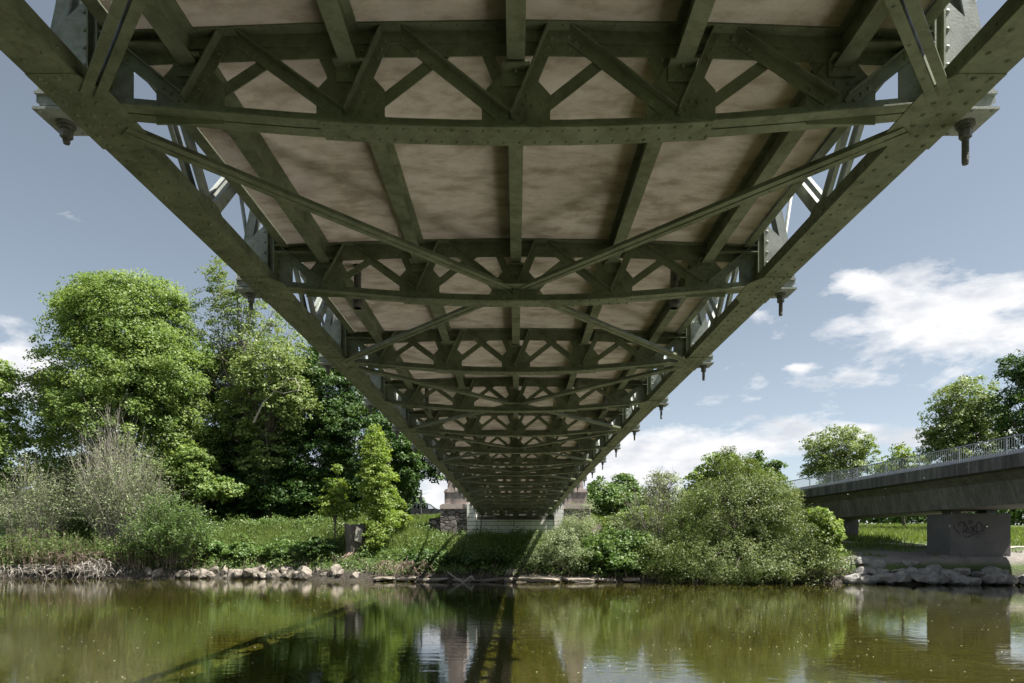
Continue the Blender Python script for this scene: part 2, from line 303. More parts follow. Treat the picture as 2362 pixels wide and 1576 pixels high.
# ------------------------------------------------------------------ the river, its banks, the land
def sm(a, b, x):
    t = np.clip((x - a) / (b - a), 0, 1); return t * t * (3 - 2 * t)
WX = [-400, -60, -43, -30, -19, -13, -6, 0, 8, 15, 24, 32, 60, 400]
WY = [60, 58, 57, 57.2, 56.6, 53, 51.8, 51.5, 51, 50.6, 49.6, 47.7, 46.6, 46.6]
def bankline(x): return np.interp(x, WX, WY)
def vnoise(x, y, s, seed=0):
    xs = x / s + seed * 17.3; ys = y / s - seed * 9.1
    return (np.sin(xs * 1.7 + 1.3 * np.sin(ys * 1.1)) + np.sin(ys * 2.1 + 1.7 * np.sin(xs * .9 + 2)) + .5 * np.sin(xs * 4.3 + ys * 3.1)) / 2.5
def ground_z(x, y):
    x = np.asarray(x, float); y = np.asarray(y, float)
    d = y - bankline(x) + .35 * vnoise(x, y * 0, 2.3)
    left = 1 - sm(-14, -6, x); right = sm(19, 25, x); mid = 1 - left - right
    zl = np.interp(d, [-12, 0, .5, 1.6, 3.2, 8, 14, 30, 60, 200], [-6, -2.85, -2.1, -1.6, -.6, 2.1, 2.5, 3.1, 4.0, 6])
    zm = np.interp(d, [-12, 0, .5, 1.6, 3.5, 6.0, 10.5, 16, 25, 40, 200], [-6, -2.85, -2.35, -2.0, -.5, .3, .50, 1.5, 3.2, 4.1, 6])
    zr = np.interp(d, [-12, 0, .5, 1.0, 1.6, 2.1, 9, 20, 40, 75, 200], [-6, -2.95, -2.4, -1.75, -1.15, -.82, -.2, .75, 1.7, 3.6, 6])
    z = zl * left + zm * mid + zr * right
    # road embankment behind the bridge end
    emb = (1 - sm(5.5, 11, np.abs(x))) * sm(65.6, 66.4, y)
    z = z * (1 - emb) + np.maximum(z, 3.4) * emb
    emb2 = (1 - sm(3.0, 9, np.abs(y - 90))) * (1 - sm(8, 16, x))
    z = z * (1 - emb2) + 3.62 * emb2
    z = z + .10 * vnoise(x, y, 1.6, 3) * sm(0, 2, d) * (1 - emb) + .05 * vnoise(x, y, .6, 5) * sm(0, 2, d)
    # the photographer's bank, behind the camera
    dn = -1.5 - y
    near = np.interp(dn, [0, 1, 4, 9, 40], [-6, -2.3, -1.75, 1.5, 3.5])
    return np.where(y < 25, np.maximum(near, -6), z)
gx = np.concatenate([[-1500,-900,-500,-300,-200,-140,-100,-80], np.arange(-66, 66.1, .5), [80,100,140,200,300,500,900,1500]])
gy = np.concatenate([[-900,-400,-150,-60,-25,-12,-9,-7,-5,-4,-3,-2,-1,2,10,25,38], np.arange(42, 76, .4), np.arange(76, 130, 1.5), [135,150,180,220,300,450,700,1100,1800]])
GX, GY = np.meshgrid(gx, gy)
GZ = ground_z(GX, GY)
nx, ny_ = len(gx), len(gy)
me = D.meshes.new('ground')
vv = np.stack([GX, GY, GZ], -1).reshape(-1, 3)
ii = np.arange(nx * ny_).reshape(ny_, nx)
ff = np.stack([ii[:-1, :-1], ii[:-1, 1:], ii[1:, 1:], ii[1:, :-1]], -1).reshape(-1, 4)
def fastmesh(name, v, f, mat, tint=None, smooth=False):
    k = f.shape[1]; me = D.meshes.new(name)
    me.vertices.add(len(v)); me.vertices.foreach_set('co', np.ascontiguousarray(v, np.float32).ravel())
    me.loops.add(len(f) * k); me.loops.foreach_set('vertex_index', np.ascontiguousarray(f, np.int32).ravel())
    me.polygons.add(len(f)); me.polygons.foreach_set('loop_start', np.arange(0, len(f) * k, k, dtype=np.int32))
    me.update(calc_edges=True); me.validate()
    if tint is not None:
        a = me.attributes.new('tint', 'FLOAT', 'FACE'); a.data.foreach_set('value', np.ascontiguousarray(tint, np.float32))
    if smooth: me.polygons.foreach_set('use_smooth', np.ones(len(f), bool))
    me.materials.append(mat); return me
tag(link('ground', fastmesh('ground', vv, ff, M['ground'], smooth=True)), kind='structure')
wm = MB(); wm.add([(-1500, -4, WATER), (1500, -4, WATER), (1500, 75, WATER), (-1500, 75, WATER)], [(0,1,2,3)])
tag(wm.build('river_water', M['water']), kind='structure')
def gz(x, y): return float(ground_z(x, y))

M_near = 1
# road on the embankment and the path by the concrete piers
M['asphalt'] = surf('asphalt', [(.3,(.045,.045,.045)),(.7,(.07,.07,.068))], 8, .9, .4, 60, coords='World')
M['path'] = surf('pale_gravel', [(.3,(.24,.20,.17)),(.7,(.38,.33,.29))], 3, .95, .5, 30, coords='World')
def strip(name, pts, w, mat, lift=.03):
    vs, fs = [], []
    for i, (x, y) in enumerate(pts):
        dx, dy = np.subtract(pts[min(i+1, len(pts)-1)], pts[max(i-1, 0)]); l = math.hypot(dx, dy); nx_, ny2 = -dy / l, dx / l
        for s_ in (-1, -.5, 0, .5, 1):
            px, py = x + nx_ * w / 2 * s_, y + ny2 * w / 2 * s_; vs.append((px, py, gz(px, py) + lift))
        if i:
            a = (i - 1) * 5
            for k in range(4): fs.append((a + k, a + k + 1, a + k + 6, a + k + 5))
    m = MB(); m.add(vs, fs); return tag(m.build(name, mat, smooth=True), kind='structure')
strip('road', [(x, 90) for x in np.arange(-90, 10, 1.5)], 6, M['asphalt'], .06)
strip('path', [(22 + t * .9, 66 - t * .42 + 1.2 * math.sin(t * .3)) for t in np.arange(0, 34, .7)], 1.5, M['path'], .05)

# ------------------------------------------------------------------ the old riveted bridge
P = 3.57; Y0 = 5.0; FR = list(range(-3, 17))               # cross girders, one per panel
def fy(i): return Y0 + P * i
HT_Y = [-10.5, -5, 0, 5, 12, 20, 28, 36, 43, 51, 57, 63]
HT_Z = [2.78, 2.97, 3.11, 3.18, 3.23, 3.25, 3.255, 3.235, 3.165, 3.05, 2.93, 2.78]
_c = np.polyfit(HT_Y, HT_Z, 4)
def ch(y): return float(np.polyval(_c, y))
YA, YB = fy(-3) - 3, 63.3
bridge = empty('riveted_bridge', (0, YB, 0))
tag(bridge, 'old dark green riveted steel suspension bridge seen from below, running away over the river', 'bridge')
bridge.location = (0, 0, 0)
S, SG = M['steel'], M['steel_grey']
def ys(step=P / 2): 
    n = int(round((YB - YA) / step)); return [YA + (YB - YA) * k / n for k in range(n + 1)]
def ribbon(m, x0, x1, z0, z1, step=P/2, zo=ch):
    """a long member following the camber: rectangle x0..x1, z0..z1 over the camber line"""
    yy = ys(step); base = len(m.v)
    for y in yy:
        h = zo(y)
        for (x, z) in ((x0, z0), (x1, z0), (x1, z1), (x0, z1)): m.v.append((x, y, h + z))
    for i in range(len(yy) - 1):
        a = base + 4 * i
        for k in range(4): m.f.append((a + k, a + (k+1) % 4, a + (k+1) % 4 + 4, a + k + 4))
    m.f.append((base, base+1, base+2, base+3)); a = base + 4 * (len(yy) - 1); m.f.append((a, a+1, a+2, a+3))
# deck slab with a slight crown
dk = MB(); yy = ys(); prof = [(-2.83,.53),(-1.4,.585),(0,.605),(1.4,.585),(2.83,.53),(2.83,.78),(0,.86),(-2.83,.78)]
for y in yy:
    for (x, z) in prof: dk.v.append((x, y, ch(y) + z))
n8 = len(prof)
for i in range(len(yy) - 1):
    for k in range(n8): a = i*n8+k; b = i*n8+(k+1) % n8; dk.f.append((a, b, b+n8, a+n8))
dk.f.append(tuple(range(n8))); dk.f.append(tuple((len(yy)-1)*n8+k for k in range(n8)))
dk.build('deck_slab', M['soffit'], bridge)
def crown(x): return float(np.interp(abs(x), [0, 1.4, 2.83, 3.2], [.605, .585, .53, .52]))
for s in (-1, 1):
    m = MB(); xs = sorted((s*2.832, s*2.84)); 
    ribbon(m, *sorted((s*2.834, s*2.93)), .50, .515); ribbon(m, *sorted((s*2.915, s*2.93)), .515, .86)
    m.build('edge_beam', S, bridge)
    # bottom chord: flange plate, two webs, rivets near the viewer
    m = MB(); ribbon(m, *sorted((s*2.965, s*3.295)), 0, .022); ribbon(m, *sorted((s*2.985, s*3.0)), .022, .15); ribbon(m, *sorted((s*3.235, s*3.252)), .022, .15)
    for k in range(190):
        y = YA + .1 + k * .2
        if y > 36: break
        m.rivet((s*(3.04), y, ch(y)), (0,0,-1), .020); m.rivet((s*3.215, y + .07, ch(y+.07)), (0,0,-1), .020)
        if y < 20: m.rivet((s*2.985, y + .05, ch(y) + .075), (-s, 0, 0), .013)
    m.build('bottom_chord', S, bridge)
    m = MB(); ribbon(m, *sorted((s*2.93, s*3.25)), 1.93, 1.95); ribbon(m, *sorted((s*2.99, s*3.01)), 1.80, 1.93); ribbon(m, *sorted((s*3.17, s*3.19)), 1.80, 1.93)
    m.build('top_chord', SG, bridge)
# stringers: rolled I beams resting on seats
for x in (-2.38, -1.21, 0, 1.21, 2.38):
    m = MB(); zt = crown(x) - .004; ribbon(m, x-.065, x+.065, .315, .33); ribbon(m, x-.006, x+.006, .33, zt-.015); ribbon(m, x-.065, x+.065, zt-.015, zt-.001)
    m.build('stringer', S, bridge)

# cross girder meshes (local: origin at chord underside)
def fish(x): return float(np.interp(abs(x), [0, .45, .9, 1.39, 2.2, 2.92], [-.17, -.167, -.153, -.13, -.065, .0]))
def girder_mesh():
    m = MB(); xs = [-2.918, -2.5, -2.05, -1.6, -1.2, -.8, -.4, 0, .4, .8, 1.2, 1.6, 2.05, 2.5, 2.918]
    def sect(y0, y1, za, zb, f, xlist=xs):
        base = len(m.v)
        for x in xlist:
            for (y, z) in ((y0, za), (y1, za), (y1, zb), (y0, zb)): m.v.append((x, y, f(x) + z))
        for i in range(len(xlist) - 1):
            a = base + 4*i
            for k in range(4): m.f.append((a+k, a+(k+1) % 4, a+(k+1) % 4+4, a+k+4))
        m.f.append((base, base+1, base+2, base+3)); a = base+4*(len(xlist)-1); m.f.append((a, a+1, a+2, a+3))
    for sg in (-1, 1):
        a, b = sorted((sg*.008, sg*.105)); sect(a, b, 0, .012, fish); a, b = sorted((sg*.008, sg*.02)); sect(a, b, .012, .10, fish)
    sect(-.112, .112, -.012, -.001, fish, [-1.42, -1.2, -.8, -.4, 0, .4, .8, 1.2, 1.42])
    k = -1.38
    while k < 1.4:
        for yy_ in (-.07, .07): m.rivet((k + (.03 if yy_ > 0 else 0), yy_, fish(k) - .012), (0,0,-1), .015)
        k += .115
    k = -2.75
    while k < 2.76: m.rivet((k, -.02, fish(k) + .06), (0,-1,0), .014); k += .14
    top = lambda x: crown(x) - .002
    X2 = [-3.0, -2.4, -1.4, -.7, 0, .7, 1.4, 2.4, 3.0]
    for sg in (-1, 1):
        a, b = sorted((sg*.006, sg*.10)); sect(a, b, -.014, -.001, top, X2); a, b = sorted((sg*.006, sg*.018)); sect(a, b, -.10, -.014, top, X2)
    sect(-.006, .006, -.19, -.015, top, X2)
    k = -2.7
    while k < 2.71: m.rivet((k, -.07, top(k) - .014), (0,0,-1), .011); m.rivet((k+.05, -.006, top(k)-.145), (0,-1,0), .013); k += .19
    return m.mesh('cross_girder', S)
def gusset_mesh():
    m = MB(); m.plate([(-.25,-.0), (.25,-.0), (.25,.29), (.15,.40), (.11,.455), (-.11,.455), (-.15,.40), (-.25,.29)], 'y', -.0055, .0055)
    m.box(-.10, .10, -.11, -.012, .445, .457); m.box(-.10, .10, -.022, -.012, .34, .445); m.bar((-.0,-.05,.45),(0,-.05,.42),.02,.02,(1,0,0))
    for (a, b) in ((-.19,.1),(-.12,.2),(.19,.1),(.12,.2),(-.19,.22),(.19,.22),(-.05,.3),(.05,.3)): m.rivet((a, -.0055, b), (0,-1,0), .016)
    m.rivet((-.06,-.022,.39),(0,-1,0),.016); m.rivet((.06,-.022,.39),(0,-1,0),.016)
    return m.mesh('gusset_plate', S)
def bar_mesh(name, p, q, face, flip):
    """a riveted angle bar lying against the gusset plane; face -1: near side, 1: far side"""
    m = MB(); y = face * .014; (x0, z0), (x1, z1) = p, q
    L_ = math.hypot(x1-x0, z1-z0); ux, uz = (x1-x0)/L_, (z1-z0)/L_; nx_, nz_ = -uz*flip, ux*flip
    m.bar((x0, y, z0), (x1, y, z1), .085, .010, (nx_, 0, nz_))
    m.bar((x0+nx_*.038, y+face*.04, z0+nz_*.038), (x1+nx_*.038, y+face*.04, z1+nz_*.038), .010, .07, (nx_, 0, nz_))
    if face < 0:
        for t in (.05, .12, .19, L_-.19, L_-.12, L_-.05):
            if 0 < t < L_: m.rivet((x0+ux*t-nx_*.01, y-.005, z0+uz*t-nz_*.01), (0,-1,0), .016)
    return m.mesh(name, S)
GM, GUM = girder_mesh(), gusset_mesh()
LB = []   # lattice bars
GXS = (-2.38, -1.21, 0, 1.21, 2.38)
for a, b in zip(GXS[:-1], GXS[1:]):
    w = b - a
    LB.append(bar_mesh('lattice_bar', (a + .0, fish(a) + .10), (a + w*.22, crown(a) - .03), -1, 1))
    LB.append(bar_mesh('lattice_bar', (a + w*.285, crown(a) - .03), (b - .07, fish(b) + .10), -1, 1))
    LB.append(bar_mesh('lattice_bar', (b - .0, fish(b) + .10), (b - w*.22, crown(b) - .03), 1, -1))
    LB.append(bar_mesh('lattice_bar', (b - w*.285, crown(b) - .03), (a + .07, fish(a) + .10), 1, -1))
for s in (-1, 1): LB.append(bar_mesh('lattice_bar', (s*2.42, .05), (s*2.98, .50), -1, s)); LB.append(bar_mesh('lattice_bar', (s*2.42, .05), (s*2.98, .50), 1, s))
def endplate_mesh(s):
    m = MB(); m.plate([(s*2.80, .10), (s*2.80, .42), (s*2.97, .60), (s*3.0, .60), (s*3.0, .025), (s*2.94,.025)], 'y', -.005, .005)
    a, b = sorted((s*2.42, s*3.0)); m.box(a, b, -.11, -.006, .425, .437)
    for k in range(6): m.rivet((s*2.965, -.005, .09 + k*.085), (0,-1,0), .015)
    return m.mesh('end_plate', S)
EP = {s: endplate_mesh(s) for s in (-1, 1)}
def post_mesh(s):
    m = MB(); 
    for yy_ in (-.06, .06):
        a, b = sorted((s*3.0, s*3.012)); m.box(a, b, yy_-.05, yy_+.05, .025, 1.8)
    a, b = sorted((s*3.0, s*3.10)); m.box(a, b, -.012, .012, .025, 1.8); a, b = sorted((s*3.088, s*3.10)); m.box(a, b, -.075, .075, .15, 1.8)
    for k in range(14): m.rivet((s*3.0, -.07, .1 + k*.12), (-s,0,0), .013); m.rivet((s*3.05, -.012, .1 + k*.12), (0,-1,0), .013)
    return m.mesh('post', S)
PM = {s: post_mesh(s) for s in (-1, 1)}
def bracket_mesh(s):
    m = MB(); poly = [(s*3.10, .16), (s*3.10, .79), (s*3.16, .79), (s*3.44, .53), (s*3.50, .10), (s*3.50, .06), (s*3.30, .0)]
    m.plate(poly, 'y', -.018, -.006); m.plate(poly, 'y', .23, .242)
    a, b = sorted((s*3.26, s*3.47)); m.box(a, b, -.03, .254, .03, .105)
    a, b = sorted((s*3.20, s*3.51)); m.box(a, b, -.05, .28, -.008, .012); m.box(*sorted((s*3.30, s*3.495)), -.05, .28, .105, .125)
    for k in range(5): m.rivet((s*3.145, -.018, .2 + k*.13), (0,-1,0), .02)
    m.rivet((s*3.42, -.018, .50), (0,-1,0), .024)
    for (a, b) in ((3.47,-.03),(3.47,.25),(3.32,-.03),(3.32,.25)): m.rivet((s*a, b, -.008), (0,0,-1), .017)
    return m.mesh('hanger_bracket', SG)
BM = {s: bracket_mesh(s) for s in (-1, 1)}
nm = MB(); nm.tube([(0,0,0),(0,0,-.025)], .066, 14); nm.tube([(0,0,-.03),(0,0,-.05)], .05, 14); nm.tube([(0,0,-.055),(0,0,-.11)], .044, 6)
NUT = nm.mesh('nut', M['iron'])
nm = MB(); pr = []; pp = []
for k in range(28): pp.append((0,0,-.115-.0055*k)); pr.append(.026 if k % 2 else .022)
pp.append((0,0,-.29)); pr.append(.021); nm.tube(pp, pr, 12); ROD = nm.mesh('threaded_rod', M['iron'])
def cable_z(y): return 3.98 + .00195 * (y - 26.2) ** 2 + (.0000022 * (y - 26.2) ** 4)
def strut_mesh(s):
    m = MB(); p, q = Vector((s*3.41, .11, .50)), Vector((s*3.14, .11, 1.80))
    for dy in (-.07, .07): m.bar(p + Vector((0, dy, 0)), q + Vector((0, dy, 0)), .10, .012, (1,0,0))
    m.bar(p + Vector((s*.045,0,0)), q + Vector((s*.045,0,0)), .012, .13, (1,0,0))
    return m.mesh('outrigger_strut', SG)
SM_ = {s: strut_mesh(s) for s in (-1, 1)}
def diag_mesh(s, dirn):
    m = MB(); p, q = Vector((0, 0, .10)), Vector((0, dirn * (P/2 - .12), 1.84))
    for x in (3.015, 3.16):
        a, b = p.copy(), q.copy(); a.x = b.x = s*x
        m.bar(a, b, .012, .125, (1,0,0)); o_ = s * (.02 if x < 3.1 else -.02)
        for e in (-1, 1):
            d_ = (b - a).normalized(); n_ = Vector((0, -d_.z, d_.y)) * .058 * e
            m.bar(a + n_ + Vector((o_,0,0)), b + n_ + Vector((o_,0,0)), .035, .008, (1,0,0))
    return m.mesh('truss_diagonal', SG)
DM = {(s, d): diag_mesh(s, d) for s in (-1, 1) for d in (-1, 1)}
def nodeplate_mesh(s):
    m = MB(); m.plate([(s*2.84,-.22),(s*2.965,-.42),(s*3.295,-.42),(s*3.295,.45),(s*2.965,.45),(s*2.84,.25)], 'z', -.013, -.001)
    for k in range(7):
        for x in (2.87, 2.99, 3.10, 3.22):
            if x > 2.99 or (x > 2.9 and 1 < k < 5): m.rivet((s*x, -.38 + k*.13, -.013), (0,0,-1), .020)
    return m.mesh('node_plate', S)
NP = {s: nodeplate_mesh(s) for s in (-1, 1)}
def midnode_mesh(s):
    m = MB()
    for x in (3.002, 3.215):
        a, b = sorted((s*x, s*(x+.01))); m.plate([(-.26,.02),(.26,.02),(.26,.14),(.10,.22),(-.10,.22),(-.26,.14)], 'x', a, b)
    for k in (-.22,-.08,.08,.22): m.rivet((s*2.985, k, .12), (-s,0,0), .015)
    return m.mesh('mid_gusset', S)
MNM = {s: midnode_mesh(s) for s in (-1, 1)}
def clamp_mesh(s):
    m = MB(); m.tube([(0,-.09,0),(0,-.06,0),(0,.06,0),(0,.09,0)], [.095,.115,.115,.095], 14)
    m.box(-.02, .02, -.05, .05, -.22, -.08); m.tube([(0,0,-.20),(0,0,-.27)], [.05,.035], 10); m.tube([(-.05,0,-.15),(.05,0,-.15)], .025, 8)
    return m.mesh('cable_clamp', SG)
CM = clamp_mesh(1)
def brace(p, q):
    """two back-to-back angles with a slit between them"""
    m = MB(); p = Vector(p); q = Vector(q); d = (q-p).normalized(); n = Vector((-d.y, d.x, 0)).normalized()
    for e in (-1, 1):
        m.bar(p + n*e*.042, q + n*e*.042, .064, .010, n); m.bar(p + n*e*.015 + Vector((0,0,.035)), q + n*e*.015 + Vector((0,0,.035)), .009, .06, n)
    Ln = (q-p).length; t = .3
    while t < Ln - .2: m.rivet(p + d*t + n*.045 + Vector((0,0,-.005)), (0,0,-1), .011); t += .42
    return m
# put the panels together
for i in FR:
    y = fy(i); h = ch(y)
    if y > YB - .1: continue
    g = link('cross_girder', GM, bridge, (0, y, h))
    for x in GXS: link('gusset_plate', GUM, g, (x, 0, fish(x) + .006 + (.0 if abs(x) < 2 else -.05)))
    for b in LB: link('lattice_bar', b, g)
    for s in (-1, 1): link('end_plate', EP[s], g)
    for s in (-1, 1):
        link('post', PM[s], bridge, (0, y, h)); link('node_plate', NP[s], bridge, (0, y, h))
        b = link('hanger_bracket', BM[s], bridge, (0, y, h))
        link('nut', NUT, b, (s*3.37, .12, -.008)); tr_ = link('threaded_rod', ROD, b, (s*3.37, .12, -.008)); tr_.scale = (1, 1, (.62 if s < 0 else .98) + .1*math.sin(i*2.3 + s))
        link('outrigger_strut', SM_[s], bridge, (0, y, h))
        cz = cable_z(y + .12); link('cable_clamp', CM, bridge, (s*3.52, y + .12, cz))
        m = MB(); m.tube([(s*3.37, y+.12, h+.1), (s*3.37, y+.12, h+.35), (s*3.52, y+.12, cz-.2)], .024, 8); m.build('hanger_rod', SG, bridge, True)
        ym = y + P/2
        if ym < YB:
            hm = ch(ym); link('mid_gusset', MNM[s], bridge, (0, ym, hm))
            for d in (-1, 1): link('truss_diagonal', DM[(s, d)], bridge, (0, ym, hm))
    # wind bracing from the middle of every even girder to the chords at the odd ones
    if i % 2 == 1:
        m = MB(); m.plate([(-.36,-.21),(.36,-.21),(.30,-.012),(-.30,-.012)], 'z', -.012, -.002); m.plate([(-.36,.21),(.36,.21),(.30,.012),(-.30,.012)], 'z', -.012, -.002)
        m.build('bracing_plate', S, g)
        for s in (-1, 1):
            for dd in (-1, 1):
                yo = fy(i + dd)
                if yo > YB: continue
                brace((s*.10, y + dd*.07, h - .02), (s*2.98, yo - dd*.20, ch(yo) - .02)).build('wind_brace', S, bridge)
    # drain pipes
    if i % 2 == 1 and 0 <= i:
        for s in (-1, 1):
            yp = y + .62; m = MB(); x = s*2.13; zt = h + .6
            m.tube([(x,yp,zt),(x,yp,h+.02)], .05, 14, False); m.tube([(x,yp,h+.10),(x,yp,h+.10),(x,yp,h-.02),(x,yp,h-.02),(x,yp,h+.04)], [.05,.062,.062,.052,.05], 16, False)
            m.bar((x + s*.09, yp-.45, h + .06), (x + s*.05, yp, h + .04), .05, .008, (1,0,0))
            m.build('drain_pipe', M['iron'], bridge, True)
# twisted suspension cables
for s in (-1, 1):
    m = MB(); yy = np.arange(YA, 63, .14)
    for k in range(6):
        pts = []
        for y in yy:
            a = 2*math.pi*(k/6 + y/1.9); pts.append((s*3.52 + .046*math.cos(a), y, cable_z(y) + .046*math.sin(a)))
        m.tube(pts, .029, 6)
    m.build('suspension_cable', SG, bridge, True)

# ------------------------------------------------------------------ far abutment and stone towers
ab = empty('abutment', (0, 62.6, gz(0, 62))); tag(ab, 'pale limestone abutment wall with two white pillars carrying the far end of the steel bridge', 'abutment'); ab.location = (0,0,0)
m = MB(); m.box(-3.6, 3.5, 62.55, 66, -1, H(1199, 62.55)); m.build('wall', M['white_stone'], ab)
for (x0, x1) in ((X(1077, 62.4), -3.62), (3.52, X(1300, 62.4))):
    m = MB(); m.box(x0, x1, 62.4, 66, -1, 3.78); m.build('pillar', M['white_stone'], ab)
m = MB(); m.box(-3.6, 3.5, 63.4, 66.2, H(1199, 62.55) + .003, 3.6); m.build('backwall', M['concrete'], ab)
for x in (X(1108, 62.5), X(1267, 62.5)):
    m = MB(); m.box(x-.3, x+.3, 62.6, 63.3, H(1199,62.55), H(1199,62.55)+.3); m.build('bearing', M['iron'], ab)
m = MB(); m.tube([(-.18,62.5,2.3),(-.18,62.48,1.7)], .035, 8); m.tube([(-3.2,62.45,2.9),(-3.2,62.45,.7)], .04, 8); m.build('drain_pipe', M['iron'], ab)
for s, lab in ((-1, 'weathered stone tower with rubble base at the far bridge end, left, beside the car'), (1, 'stone tower with rubble base at the far bridge end, right, half hidden by willow leaves')):
    x0, x1 = (X(1016, 62.6), X(1077, 62.6) - .01) if s < 0 else (X(1301, 62.6), X(1363, 62.6))
    t = empty('stone_tower', (0,0,0)); tag(t, lab, 'tower', 'stone towers at the far end of the steel bridge')
    m = MB(); m.box(x0, x1, 62.6, 66.4, -.5, H(1174, 62.6)); m.build('rubble_base', M['rubble'], t)
    m = MB(); e = .06; zt = H(1174, 62.6)
    m.plate([(x0-e+.05, zt+.45), (x0-e, zt+.30), (x0-e, zt+.001), (x1+e, zt+.001), (x1+e, zt+.30), (x1+e-.05, zt+.45)] if s > 0 else [(x0-e+.25, zt+.45), (x0-e, zt+.30), (x0-e, zt+.001), (x1, zt+.001), (x1, zt+.45)], 'y', 62.52, 66.5)
    m.build('ledge', M['ledge'], t)
    a, b = (x0+.35, x1) if s < 0 else (x0, x1-.35)
    m = MB(); m.box(a, b, 62.75, 66.1, zt+.452, H(1136, 62.7)); m.build('pedestal', M['dressed'], t)
    m = MB(); z = H(1136, 62.7); m.box(a-.06, b+.06, 62.68, 66.2, z+.002, z+.17); m.box(a+.03, b-.03, 62.76, 66.1, z+.172, z+.30); m.build('cornice', M['ledge'], t)
    m = MB(); a2, b2 = (a+.25, b-.3); c_ = (a2+b2)/2; z += .302
    vs = [(a2,63,z),(b2,63,z),(b2,65.8,z),(a2,65.8,z),(a2+.25,63.3,10.5),(b2-.25,63.3,10.5),(b2-.25,65.5,10.5),(a2+.25,65.5,10.5),(c_,64.4,11.4)]
    m.add(vs, [(0,3,2,1),(0,1,5,4),(1,2,6,5),(2,3,7,6),(3,0,4,7),(4,5,8),(5,6,8),(6,7,8),(7,4,8)]); m.build('shaft', M['dressed'], t)
def wall_thing(poly_x, y0, y1, z0, z1, mat, lab):
    m = MB(); m.plate([(poly_x[0], z0), (poly_x[1], z0), (poly_x[1], z1[1]), (poly_x[0], z1[0])], 'y', y0, y1)
    return tag(m.build('wing_wall', mat), lab, 'wall')
wall_thing((X(990,64), X(1015,64)), 64, 64.6, .5, (H(1196,64), H(1195,64)), M['rubble'], 'low grey stone wing wall joining the left stone tower in the grass')
wall_thing((X(1363,61), X(1388,61)), 61, 64, .2, (H(1197,61), H(1212,61)), M['ledge'], 'short pinkish stone wing wall with sloping top right of the bridge end')

# ------------------------------------------------------------------ modern concrete bridge
cb = empty('concrete_bridge', (0,0,0)); tag(cb, 'modern grey concrete road bridge with steel railing crossing the river on the right', 'bridge')
DX, DY = -.0635, 1.0
def cp(xc, y, z): return (xc + DX*y, y, z)
def sweep(name, prof, ya, yb, mat, parent=cb):
    m = MB(); n = len(prof)
    vs = [cp(x, ya, z) for x, z in prof] + [cp(x, yb, z) for x, z in prof]
    m.add(vs, [tuple(range(n)), tuple(range(n, 2*n))] + [(i, (i+1) % n, (i+1) % n + n, i+n) for i in range(n)])
    return m.build(name, mat, parent)
CY0, CY1 = -14, 92
sweep('box_girder', [(33.35,4.70),(34.0,4.15),(34.4,2.65),(39.2,2.65),(39.6,4.15),(41.2,4.75),(41.2,5.2),(33.35,5.2)], CY0, CY1, M['concrete'])
sweep('fascia', [(32.55,4.72),(33.34,4.68),(33.34,5.45),(32.9,5.52),(32.55,5.52)], CY0, CY1, M['fascia'])
sweep('fascia', [(41.21,4.72),(41.9,4.72),(41.9,5.52),(41.21,5.5)], CY0, CY1, M['fascia'])
sweep('roadway', [(33.35,5.21),(41.2,5.21),(41.2,5.30),(33.35,5.30)], CY0, CY1, M['asphalt'])
posts = [1231.8, 1122.8, 1031.6, 953.7, 886, 827.8, 778, 732.8]
ps0, dps = 39.6, None
k1 = F * 32.68
yp = [k1 / p for p in posts]; step = (yp[-1] - yp[0]) / 7
py_ = yp[0] - 8*step; ylist = []
while py_ < CY1: ylist.append(py_); py_ += step
for (xc, zt, zb) in ((32.68, 6.63, 5.52),):
    pm = MB(); pm.box(-.035, .035, -.035, .035, 0, zt - zb); PMsh = pm.mesh('railing_post', M['galv'])
    nb = 20; bm_ = MB()
    for q in range(1, nb):
        t = q / nb * step; bm_.box(DX*t - .011, DX*t + .011, t-.011, t+.011, .09, zt-zb-.03)
    bm_.bar((0,0.03,.09), (DX*step, step-.03, .09), .03, .03, (0,0,1))
    BMsh = bm_.mesh('railing_panel', M['galv'])
    for y in ylist:
        link('railing_post', PMsh, cb, cp(xc, y, zb)); 
        if y + step < CY1: link('railing_panel', BMsh, cb, cp(xc, y, zb))
    m = MB(); m.bar(cp(xc, ylist[0], zt), cp(xc, ylist[-1], zt), .07, .07, (0,0,1)); m.build('handrail', M['galv'], cb)
m = MB(); m.bar(cp(34.6, CY0, 6.0), cp(34.6, CY1, 6.0), .06, .30, (1,0,0))
y = CY0
while y < CY1: m.bar(cp(34.66, y, 5.3), cp(34.66, y, 6.05), .08, .06, (1,0,0)); y += 2.6
m.build('crash_barrier', M['galv'], cb)
m = MB(); m.bar(cp(40.6, CY0, 6.0), cp(40.6, CY1, 6.0), .06, .30, (1,0,0)); m.bar(cp(41.6, CY0, 6.63), cp(41.6, CY1, 6.63), .06, .06, (1,0,0))
y = CY0
while y < CY1: m.bar(cp(41.6, y, 5.5), cp(41.6, y, 6.6), .05, .05, (1,0,0)); y += step
m.build('crash_barrier', M['galv'], cb)
def pier(ya, yb, zb, zt, name='pier'):
    m = MB(); vs = [cp(35.0, ya, zb), cp(39.4, ya, zb), cp(39.4, yb, zb), cp(35.0, yb, zb)]; vs += [(a, b, zt) for a, b, _ in vs]
    m.add(vs, [(0,3,2,1),(4,5,6,7),(0,1,5,4),(1,2,6,5),(2,3,7,6),(3,0,4,7)]); return m.build(name, M['pier_concrete'], cb)
p1 = pier(50, 52.6, -1.6, H(1184.5, 50)); pier(69.7, 71.2, -.5, 2.62)
